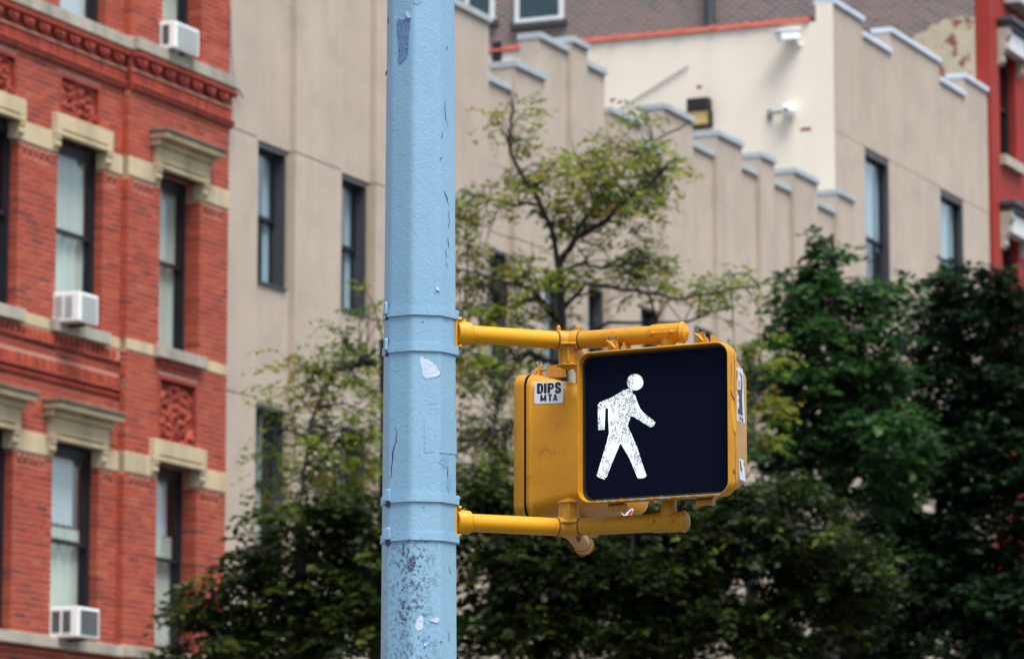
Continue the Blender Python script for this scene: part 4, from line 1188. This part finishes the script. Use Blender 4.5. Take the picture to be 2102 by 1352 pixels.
def bracket(z, up, label):
    root = empty('bracket_arm', (P0.x, P0.y, z)); tag(root, label, 'bracket', 'yellow pipe brackets on the blue pole')
    o0 = Vector((P0.x, P0.y, 0))
    def W(p, dz=0.0): return Vector((p.x - o0.x, p.y - o0.y, dz))
    d1 = (TEE - P0).normalized(); d2 = (END - TEE).normalized(); d3 = (BK - TEE).normalized()
    rp = 0.0248
    fresh = 'yellowfresh'
    MB().tube([W(P0 + d1 * 0.03), W(TEE - d1 * 0.028)], rp, 24).build('pipe', fresh, root, smooth=40)
    h = MB().tube([W(P0 + d1 * -0.004), W(P0 + d1 * 0.004), W(P0 + d1 * 0.034), W(P0 + d1 * 0.040)], [0.030, 0.034, 0.0325, 0.0265], 24).build('hub', fresh, root, smooth=40)
    fl = Vector((d1.y, -d1.x, 0))
    MB().box(-0.008, 0.001, -0.022, 0.022, -0.041, 0.041).build('flange', fresh, h, bevel=0.004)
    MB().box(-0.022, -0.0085, -0.026, 0.026, -0.036, 0.036).build('gap_gasket', 'black', h)  # black block painted in for the shaded gap between pole and hub
    for dz in (0.0375, -0.0375):
        MB().tube([Vector((0.004, -0.012, dz)), Vector((0.012, -0.012, dz))], 0.006, 6).build('bolt', fresh, h)
    MB().tube([W(P0 + d1 * 0.020, 0.031), W(P0 + d1 * 0.020, 0.040)], [0.0055, 0.005], 8).build('set_screw', fresh if up > 0 else 'rust', h, smooth=50)
    # tee
    tee = MB().tube([W(TEE - d1 * 0.036), W(TEE - d1 * 0.034), W(TEE), ], [0.027, 0.0285, 0.0275], 20)
    tee.tube([W(TEE), W(TEE + d2 * 0.034), W(TEE + d2 * 0.036)], [0.0275, 0.0285, 0.027], 20)
    tee.tube([W(TEE), W(TEE + d3 * 0.05)], [0.0275, 0.0285], 20)
    te = tee.build('tee', 'yellow', root, smooth=40)
    s = -up                                             # capped vertical outlet points towards the heads
    MB().tube([W(TEE, s * 0.005), W(TEE, s * 0.064), W(TEE, s * 0.066), W(TEE, s * 0.070), W(TEE, s * 0.082)], [0.0295, 0.0275, 0.033, 0.033, 0.002], 14).build('capped_outlet', 'yellow', te, smooth=30)
    fv = Vector((-TEE.x, -TEE.y, 0)).normalized()
    MB().box(-0.0025, 0.0025, -0.0045, 0.003, 0.0, 0.052).build('rib', 'yellow', te)
    rb = te.children[-1]; rb.location = W(TEE, (-0.062 if s < 0 else 0.010)) + fv * 0.0295; rb.rotation_euler = (0, 0, math.atan2(fv.y, fv.x) + R(90))
    MB().box(-0.021, 0.021, -0.016, 0.004, -0.004, 0.004).build('shelf', 'yellow', te, bevel=0.0025)
    sfl = te.children[-1]; sfl.location = W(TEE, s * 0.012) + fv * 0.027; sfl.rotation_euler = (0, 0, math.atan2(fv.y, fv.x) + R(90))
    for dd in (-d1 * 0.03, d2 * 0.03):
        MB().tube([W(TEE + dd, up * 0.026), W(TEE + dd, up * 0.037), W(TEE + dd, up * 0.038), W(TEE + dd, up * 0.042)], [0.006, 0.006, 0.0045, 0.003], 8).build('set_screw', 'yellow' if up > 0 else 'rust', te, smooth=50)
        q = TEE + dd * 1.2
        MB().tube([W(TEE + dd * 1.19), W(TEE + dd * 1.33)], 0.0257, 20).build('seam', 'rust', te, smooth=40)
    # front arm with end fitting
    MB().tube([W(TEE + d2 * 0.03), W(END - d2 * 0.05)], rp, 24).build('pipe', 'yellow', root, smooth=40)
    L = (END - TEE).length
    ef = MB().tube([W(HPA - d2 * 0.048), W(HPA - d2 * 0.046), W(END), W(END + d2 * 0.004), W(END + d2 * 0.006), W(END + d2 * 0.014)], [0.0255, 0.0275, 0.0275, 0.031, 0.031, 0.024], 14).build('end_fitting', 'yellow', root, smooth=25)
    MB().tube([W(END + d2 * 0.0145), W(END + d2 * 0.022)], [0.023, 0.002], 10).build('end_cap', fresh if up > 0 else 'yellowold', ef, smooth=10)
    sd = Vector((d2.y, -d2.x, 0))
    for t in (-0.034, 0.022):
        MB().tube([W(HPA + d2 * t + sd * 0.024, -up * 0.001), W(HPA + d2 * t + sd * 0.042, -up * 0.001)], [0.0065, 0.0045], 8).build('set_screw', 'yellow', ef, smooth=50)
    MB().tube([W(HPA, s * 0.01), W(HPA, s * 0.045), W(HPA, s * 0.075)], [0.024, 0.0205, 0.020], 18).build('stub', 'yellow', ef, smooth=40)
    # back arm
    MB().tube([W(TEE + d3 * 0.04), W(BK - d3 * 0.03)], rp, 20).build('pipe', 'yellow', root, smooth=40)
    bf = MB().tube([W(BK - d3 * 0.04), W(BK + d3 * 0.028), W(BK + d3 * 0.030), W(BK + d3 * 0.040)], [0.0275, 0.0275, 0.031, 0.022], 12).build('end_fitting', 'yellow', root, smooth=25)
    MB().tube([W(BK, s * 0.01), W(BK, s * 0.08)], 0.0205, 16).build('stub', 'yellow', bf, smooth=40)
    return root
bracket(zU, 1, 'upper yellow pipe bracket with capped tee reaching over the pedestrian signals')
bracket(zL, -1, 'lower yellow pipe bracket with capped tee passing under the pedestrian signals')

HW, HH = 0.466, 0.415
Q_F = Vector((HPA.x, HPA.y, 0))
zC = 0.0
def head(label, pos_xy, rotz, zc):
    root = empty('pedestrian_signal', (pos_xy.x, pos_xy.y, zc), rotz)
    tag(root, label, 'traffic signal', 'pedestrian signals on the blue pole')
    # local: front at y=-0.09, body centre at 0
    y0 = -0.095
    def lp(w, h, r, y, seg=7): return [(x, y0 + y, z) for x, z in rrect(w, h, r, seg)]
    d = MB().loft([lp(HW, HH, .038, .034), lp(HW + .002, HH + .002, .039, .005), lp(HW - .003, HH - .003, .037, 0.0), lp(HW - .007, HH - .007, .035, 0.0), lp(HW - .010, HH - .010, .033, .004), lp(HW - .014, HH - .014, .030, .030)], False, False)
    door = d.build('door', 'yellow', root, smooth=35)
    MB().loft([lp(HW - .012, HH - .012, .03, .0285), lp(HW - .012, HH - .012, .03, .036)]).build('screen', 'screen', door)
    MB().loft([lp(HW - .0135, HH - .0135, .030, .0275), lp(HW - .0135, HH - .0135, .030, .022), lp(HW - .024, HH - .024, .026, .022), lp(HW - .026, HH - .026, .026, .0275)], False, False).build('bezel', 'black', door)
    MB().loft([lp(HW - .012, HH - .012, .038, .0325), lp(HW - .012, HH - .012, .038, .044)]).build('gap_gasket', 'black', root)
    b = MB().loft([lp(HW - .002, HH - .002, .042, .040), lp(HW, HH, .042, .042), lp(HW - .001, HH - .001, .042, .050), lp(HW - .008, HH - .008, .041, .053), lp(HW - .016, HH - .018, .045, .060), lp(HW - .094, HH - .070, .050, .200), lp(HW - .106, HH - .082, .046, .212), lp(HW - .135, HH - .11, .038, .219)])
    body = b.build('case', 'yellow', root, smooth=30)
    # latches on top, hinges below
    for sx in (-0.135, 0.135):
        lt = MB().prism([(-0.017, 0.0), (0.017, 0.0), (0.013, 0.032), (0.004, 0.036), (-0.013, 0.032)], lambda u, v, dd, sx=sx: (sx + u, y0 + dd, HH / 2 + v - 0.001), 0.028, 0.032).build('latch', 'yellow', root, bevel=0.001)
        for e in (-0.016, 0.013):
            MB().prism([(0.0, 0.0), (0.05, 0.0), (0.045, 0.026), (0.036, 0.032), (0.004, 0.032)], lambda u, v, dd, sx=sx, e=e: (sx + e + dd, y0 + 0.058 + u, HH / 2 + v - 0.002), 0.0, 0.003).build('lug', 'yellowold', lt)
        MB().tube([(sx, y0 + 0.012, HH / 2 + 0.02), (sx, y0 + 0.058, HH / 2 + 0.02)], 0.0035, 8).build('latch_bolt', 'steel', lt)
        MB().tube([(sx - 0.014, y0 + 0.020, HH / 2 + 0.030), (sx, y0 + 0.017, HH / 2 + 0.020), (sx + 0.012, y0 + 0.020, HH / 2 + 0.008)], [0.0035, 0.006, 0.0035], 7).build('wing_nut', 'yellow', lt, smooth=60)
        for e in (-0.010, 0.012):
            MB().tube([(sx + e, y0 + 0.03, HH / 2 + 0.033), (sx + e, y0 + 0.026, HH / 2 + 0.043)], 0.0035, 7).build('pin', 'steel', lt)
        hg = MB().tube([(sx - 0.024, y0 + 0.05, -HH / 2 - 0.010), (sx - 0.010, y0 + 0.05, -HH / 2 - 0.010)], 0.011, 10).tube([(sx - 0.009, y0 + 0.05, -HH / 2 - 0.010), (sx + 0.012, y0 + 0.05, -HH / 2 - 0.010)], 0.0105, 10).tube([(sx + 0.013, y0 + 0.05, -HH / 2 - 0.010), (sx + 0.026, y0 + 0.05, -HH / 2 - 0.010)], 0.011, 10).build('hinge', 'yellowold', root, smooth=40)
    return root, door, body, y0

rotA, rotB = R(-30), R(-120)
def fwd(rz): return Vector((math.sin(rz) * 1.0, -math.cos(rz), 0))       # front normal
nA = fwd(rotA)
frontA = Vector((HPA.x, HPA.y, 0)) + nA * 0.095
zC = hit(1343, 867, frontA, nA).z
hA, doorA, bodyA, y0 = head('yellow pedestrian signal facing the street with a lit white walking figure', Q_F, rotA, zC)
hB, doorB, bodyB, y0 = head('yellow pedestrian signal behind, turned away, with a black and white sticker on its side', BK, rotB, zC)
MA, MBm = Matrix.LocRotScale(hA.location, hA.rotation_euler, None).inverted(), Matrix.LocRotScale(hB.location, hB.rotation_euler, None).inverted()
# walking figure on the screen of the near head
scr = Vector((HPA.x, HPA.y, 0)) + nA * (0.095 - 0.0278)
man = [(1293, 797), (1281, 800), (1257, 814.5), (1230, 826), (1227, 831), (1228, 882), (1240.5, 881.5), (1242.5, 838), (1248.5, 837), (1248.5, 862), (1250, 888), (1246, 905), (1234.5, 943.5), (1225, 974), (1226.5, 978), (1240.5, 983.5), (1246, 976), (1260, 939.5), (1273, 909), (1281, 921), (1292.5, 941), (1308.5, 980), (1312, 981.5), (1322.5, 980), (1326.5, 975.5), (1318, 950), (1307, 916), (1288.5, 874), (1289, 871), (1294.5, 853), (1299.5, 854.5), (1334.5, 876), (1341, 875), (1345, 865.5), (1320, 846), (1313, 837.5), (1303, 810), (1298.5, 808), (1297.5, 800)]
headc = [(1303.5 + 16.6 * math.cos(t), 784 + 16.6 * math.sin(t)) for t in (2 * math.pi * k / 28 for k in range(28))]
mf = MB()
for poly in (man, headc):
    front = [MA @ hit(x, y, scr + nA * 0.0015, nA) for x, y in poly]
    n = len(front)
    bk = [p + Vector((0, 0.0012, 0)) for p in front]
    mf.add(front + bk, [tuple(range(n)), tuple(range(2 * n - 1, n - 1, -1))] + [(i, (i + 1) % n, n + (i + 1) % n, n + i) for i in range(n)])
fig = mf.build('walking_figure', 'led', doorA)
# triangulate concave polygons cleanly
bm = bmesh.new(); bm.from_mesh(fig.data); bmesh.ops.triangulate(bm, faces=[f for f in bm.faces if len(f.verts) > 4], ngon_method='EAR_CLIP'); bm.to_mesh(fig.data); bm.free()

# stickers
def skew_frame(Minv, pts, p, n):
    return [Minv @ hit(x, y, p, n) for x, y in pts]
def sheet(pl, off, name, mat, parent, thick=0.0006):
    n = (pl[1] - pl[0]).cross(pl[2] - pl[1]).normalized()
    a = [p + n * off for p in pl]; b = [p + n * (off + thick) for p in pl]
    k = len(pl)
    o = MB().add(a + b, [tuple(range(k - 1, -1, -1)), tuple(range(k, 2 * k))] + [(i, (i + 1) % k, k + (i + 1) % k, k + i) for i in range(k)]).build(name, mat, parent)
    bm = bmesh.new(); bm.from_mesh(o.data); bmesh.ops.triangulate(bm, faces=[f for f in bm.faces if len(f.verts) > 4]); bm.to_mesh(o.data); bm.free()
    return o
# side wall of a head: local plane at x = side, slanting inwards to the rear
def side_pt(yl, zl, off=0.0):
    t = (yl - 0.060) / (0.200 - 0.060)
    x = (HW - .016) / 2 + ((HW - .094) / 2 - (HW - .016) / 2) * t
    ang = math.atan2((0.094 - 0.016) / 2, 0.200 - 0.060)
    return Vector((x + off * math.cos(ang), y0 + yl + off * math.sin(ang), zl))
# DIPS / MTA sticker on the far head: u runs along the case depth, v up
sy0, sy1 = 0.082, 0.158
spl = side_pt(0.1, 0); spn = (side_pt(0.1, 0, 1) - spl)
Bw = hB.matrix_world if False else Matrix.LocRotScale(hB.location, hB.rotation_euler, None)
wp, wn_ = Bw @ spl, (Bw.to_3x3() @ spn).normalized()
corn = [MBm @ hit(x, y, wp, wn_) for x, y in ((1097, 829), (1156, 826.5), (1157, 782.5), (1097.5, 785))]
O_, U_, V_ = corn[0], corn[1] - corn[0], corn[3] - corn[0]
def ST(u, v, d): return O_ + U_ * u + V_ * v + spn * d
rc = [(x + 0.5, z + 0.5) for x, z in rrect(1, 1, 0.07, 4)]
rc = [((u), (v)) for u, v in rc]
stk = MB().prism(rc, ST, 0.0003, 0.0009).build('sticker', 'stickerwhite', bodyB)
ink = MB()
def stroke(pts, w, closed=False):
    """bold stroke in sticker space"""
    asp = U_.length / V_.length
    P = [Vector((u * asp, v)) for u, v in pts]
    n = len(P); A, B = [], []
    for i in range(n):
        a = P[(i - 1) % n] if closed or i > 0 else P[i]
        b = P[(i + 1) % n] if closed or i < n - 1 else P[i]
        t = (b - a).normalized(); nn = Vector((-t.y, t.x))
        ww = w * 1.18
        A.append(P[i] + nn * ww / 2); B.append(P[i] - nn * ww / 2)
    vs = [ST(p.x / asp, p.y, 0.0011) for p in A + B]
    fs = [(i, (i + 1) % n, n + (i + 1) % n, n + i) for i in range(n if closed else n - 1)]
    ink.add(vs, fs)
def arc(cx, cy, rx, ry, a0, a1, k=12):
    return [(cx + rx * math.cos(R(a0 + (a1 - a0) * i / k)), cy + ry * math.sin(R(a0 + (a1 - a0) * i / k))) for i in range(k + 1)]
t = 0.115
# D
stroke([(0.135, 0.485), (0.135, 0.945)], t); stroke([(0.10, 0.905), (0.20, 0.905)] + arc(0.20, 0.80, 0.065, 0.105, 90, 0, 6) + arc(0.20, 0.62, 0.065, 0.105, 0, -90, 6) + [(0.10, 0.515)], 0.085)
stroke([(0.262, 0.60), (0.262, 0.83)], 0.10)
# I
stroke([(0.375, 0.475), (0.375, 0.94)], t)
# P
stroke([(0.50, 0.475), (0.50, 0.94)], t); stroke([(0.48, 0.90), (0.58, 0.90)] + arc(0.58, 0.80, 0.065, 0.10, 90, -90, 10) + [(0.48, 0.70)], 0.085)
stroke([(0.638, 0.76), (0.638, 0.84)], 0.08)
# S
stroke([(0.875, 0.80), (0.872, 0.85)] + arc(0.815, 0.85, 0.06, 0.068, 0, 180, 8) + arc(0.815, 0.80, 0.06, 0.09, 180, 250, 5) + [(0.835, 0.69)] + arc(0.82, 0.60, 0.065, 0.09, 70, 0, 5) + arc(0.82, 0.56, 0.062, 0.062, 0, -180, 8) + [(0.757, 0.62)], 0.105)
# M T A
stroke([(0.235, 0.10), (0.235, 0.42)], 0.07); stroke([(0.385, 0.10), (0.385, 0.42)], 0.07); stroke([(0.235, 0.40), (0.31, 0.14)], 0.06); stroke([(0.385, 0.40), (0.31, 0.14)], 0.06)
stroke([(0.545, 0.10), (0.545, 0.42)], 0.075); stroke([(0.475, 0.395), (0.615, 0.395)], 0.06)
stroke([(0.665, 0.10), (0.72, 0.42)], 0.06); stroke([(0.785, 0.10), (0.73, 0.42)], 0.06); stroke([(0.685, 0.19), (0.765, 0.19)], 0.05)
ink.build('lettering', 'stickerblack', stk)
# stickers on the right flank of the near head
Aw = Matrix.LocRotScale(hA.location, hA.rotation_euler, None)
wpa, wna = Aw @ spl, (Aw.to_3x3() @ spn).normalized()
def flank(pts, off, name, mat, parent):
    pl = [MA @ hit(x, y, wpa, wna) for x, y in pts]
    k = len(pl)
    a = [p + spn * off for p in pl]; b = [p + spn * (off + 0.0005) for p in pl]
    o = MB().add(a + b, [tuple(range(k - 1, -1, -1)), tuple(range(k, 2 * k))] + [(i, (i + 1) % k, k + (i + 1) % k, k + i) for i in range(k)]).build(name, mat, parent)
    bm = bmesh.new(); bm.from_mesh(o.data); bmesh.ops.triangulate(bm, faces=[f for f in bm.faces if len(f.verts) > 4], ngon_method='EAR_CLIP'); bm.to_mesh(o.data); bm.free()
    return o
s1 = flank([(1508.5, 751), (1524, 757), (1528.5, 869), (1512, 862), (1511.5, 812), (1514, 810), (1510, 806)], 0.0004, 'sticker', 'stickerwhite', bodyA)
flank([(1511, 760), (1513, 761), (1513, 772), (1511.5, 785), (1512, 797), (1515, 800), (1520, 799), (1521, 785), (1520, 770), (1517, 766), (1518, 764), (1522, 771), (1523, 790), (1522, 810), (1522.5, 830), (1524, 853), (1514, 848), (1513.5, 835), (1516, 842), (1517, 828), (1515, 820), (1517, 815), (1513, 802), (1510.5, 790)], 0.0011, 'ink_figure', 'stickerblack', s1)
flank([(1515, 781), (1517, 779), (1519, 786), (1518, 793), (1515, 791)], 0.0018, 'ink_patch', 'stickerpink', s1)
for (x, y) in ((1515, 852), (1518.5, 854), (1522, 857)):
    flank([(x, y), (x + 2.2, y + 1), (x + 2.6, y + 9), (x + 0.5, y + 8)], 0.0011, 'lettering', 'stickerblack' if x != 1515 else 'acgrey', s1)
s2 = flank([(1516, 940.5), (1526, 944), (1530, 988), (1518, 983.5)], 0.0004, 'sticker', 'stickerwhite', bodyA)
flank([(1517.5, 944), (1519, 945), (1521, 957), (1522.5, 964), (1520.5, 969), (1519, 962), (1518, 953)], 0.0011, 'ink_figure', 'acdark', s2)
flank([(1526, 948), (1528, 950), (1527, 954), (1525.5, 952)], 0.0011, 'ink_patch', 'acdark', s2)
# torn paint on the flank of the door, near head
dx = HW / 2 + 0.0013
wpd, wnd = Aw @ Vector((dx, 0, 0)), (Aw.to_3x3() @ Vector((1, 0, 0))).normalized()
def door_mark(pts, name, mat, off=0.0002):
    pl = [MA @ hit(x, y, wpd, wnd) for x, y in pts]
    k = len(pl); o = MB().add([p + Vector((off, 0, 0)) for p in pl] + [p + Vector((-0.001, 0, 0)) for p in pl], [tuple(range(k))] + [(i, (i + 1) % k, k + (i + 1) % k, k + i) for i in range(k)]).build(name, mat, doorA)
    bm = bmesh.new(); bm.from_mesh(o.data); bmesh.ops.triangulate(bm, faces=[f for f in bm.faces if len(f.verts) > 4], ngon_method='EAR_CLIP'); bm.to_mesh(o.data); bm.free()
door_mark([(1497, 752), (1500, 744), (1501, 760), (1500.5, 790), (1498, 790), (1498.5, 770)], 'torn_paint', 'yellowfresh')
door_mark([(1499.5, 745), (1501, 744), (1501.3, 765), (1500.2, 788), (1499.4, 788), (1500.2, 765)], 'paint_crack', 'rust', 0.0005)
door_mark([(1499, 800), (1500, 800), (1504, 812), (1508, 820), (1507, 821), (1503, 813)], 'paint_crack', 'rust', 0.0005)
door_mark([(1499, 825), (1507, 822), (1510, 870), (1511, 888), (1506, 885), (1501, 850)], 'torn_paint', 'yellowfresh')
door_mark([(1505, 962), (1507, 966), (1509.5, 962), (1510, 969), (1507, 973), (1505.5, 968)], 'paint_chip', 'rust', 0.0005)
# red sticker scrap under the far head, and grime on the lower lip of the near door
bp = Bw @ Vector((0, y0 + 0.2165, 0)); bn = (Bw.to_3x3() @ Vector((0, 1, 0))).normalized()

def scrap(pts, off, mat, parent_name='sticker'):
    pl = [MBm @ hit(x, y, bp, bn) for x, y in pts]
    k = len(pl)
    return MB().add([p + Vector((0, off, 0)) for p in pl] + [p + Vector((0, off + 0.0006, 0)) for p in pl], [tuple(range(k - 1, -1, -1)), tuple(range(k, 2 * k))] + [(i, (i + 1) % k, k + (i + 1) % k, k + i) for i in range(k)]).build(parent_name, mat, bodyB)
bp = Bw @ Vector((0, y0 + 0.2195, 0))
sc1 = scrap([(1274, 1050), (1281, 1062), (1293, 1060), (1301, 1045), (1297, 1042), (1288, 1049), (1282, 1056)], 0.0002, 'stickerwhite')
scrap([(1288, 1058), (1292, 1058), (1298, 1047), (1295, 1046), (1289, 1053)], 0.0012, 'stickerred', 'ink_patch')
wpf = Aw @ Vector((0, y0, 0))
for i in range(14):
    x = 1222 + i * 19 + random.uniform(-5, 5); w = random.uniform(4, 9)
    yb = 1031.5 - (x - 1215) * 0.062
    pl = [MA @ hit(a, b, wpf, nA) for a, b in ((x - w, yb - 1.5), (x, yb - random.uniform(3, 5.5)), (x + w, yb - 2.0), (x + w * 0.6, yb + 0.4), (x - w * 0.5, yb + 0.3))]
    k = 5
    MB().add([p + Vector((0, -0.0004, 0)) for p in pl] + [p + Vector((0, 0.0006, 0)) for p in pl], [tuple(range(k))] + [(q, (q + 1) % k, k + (q + 1) % k, k + q) for q in range(k)]).build('paint_chip', 'acgrey' if i % 3 else 'yellowold', doorA)
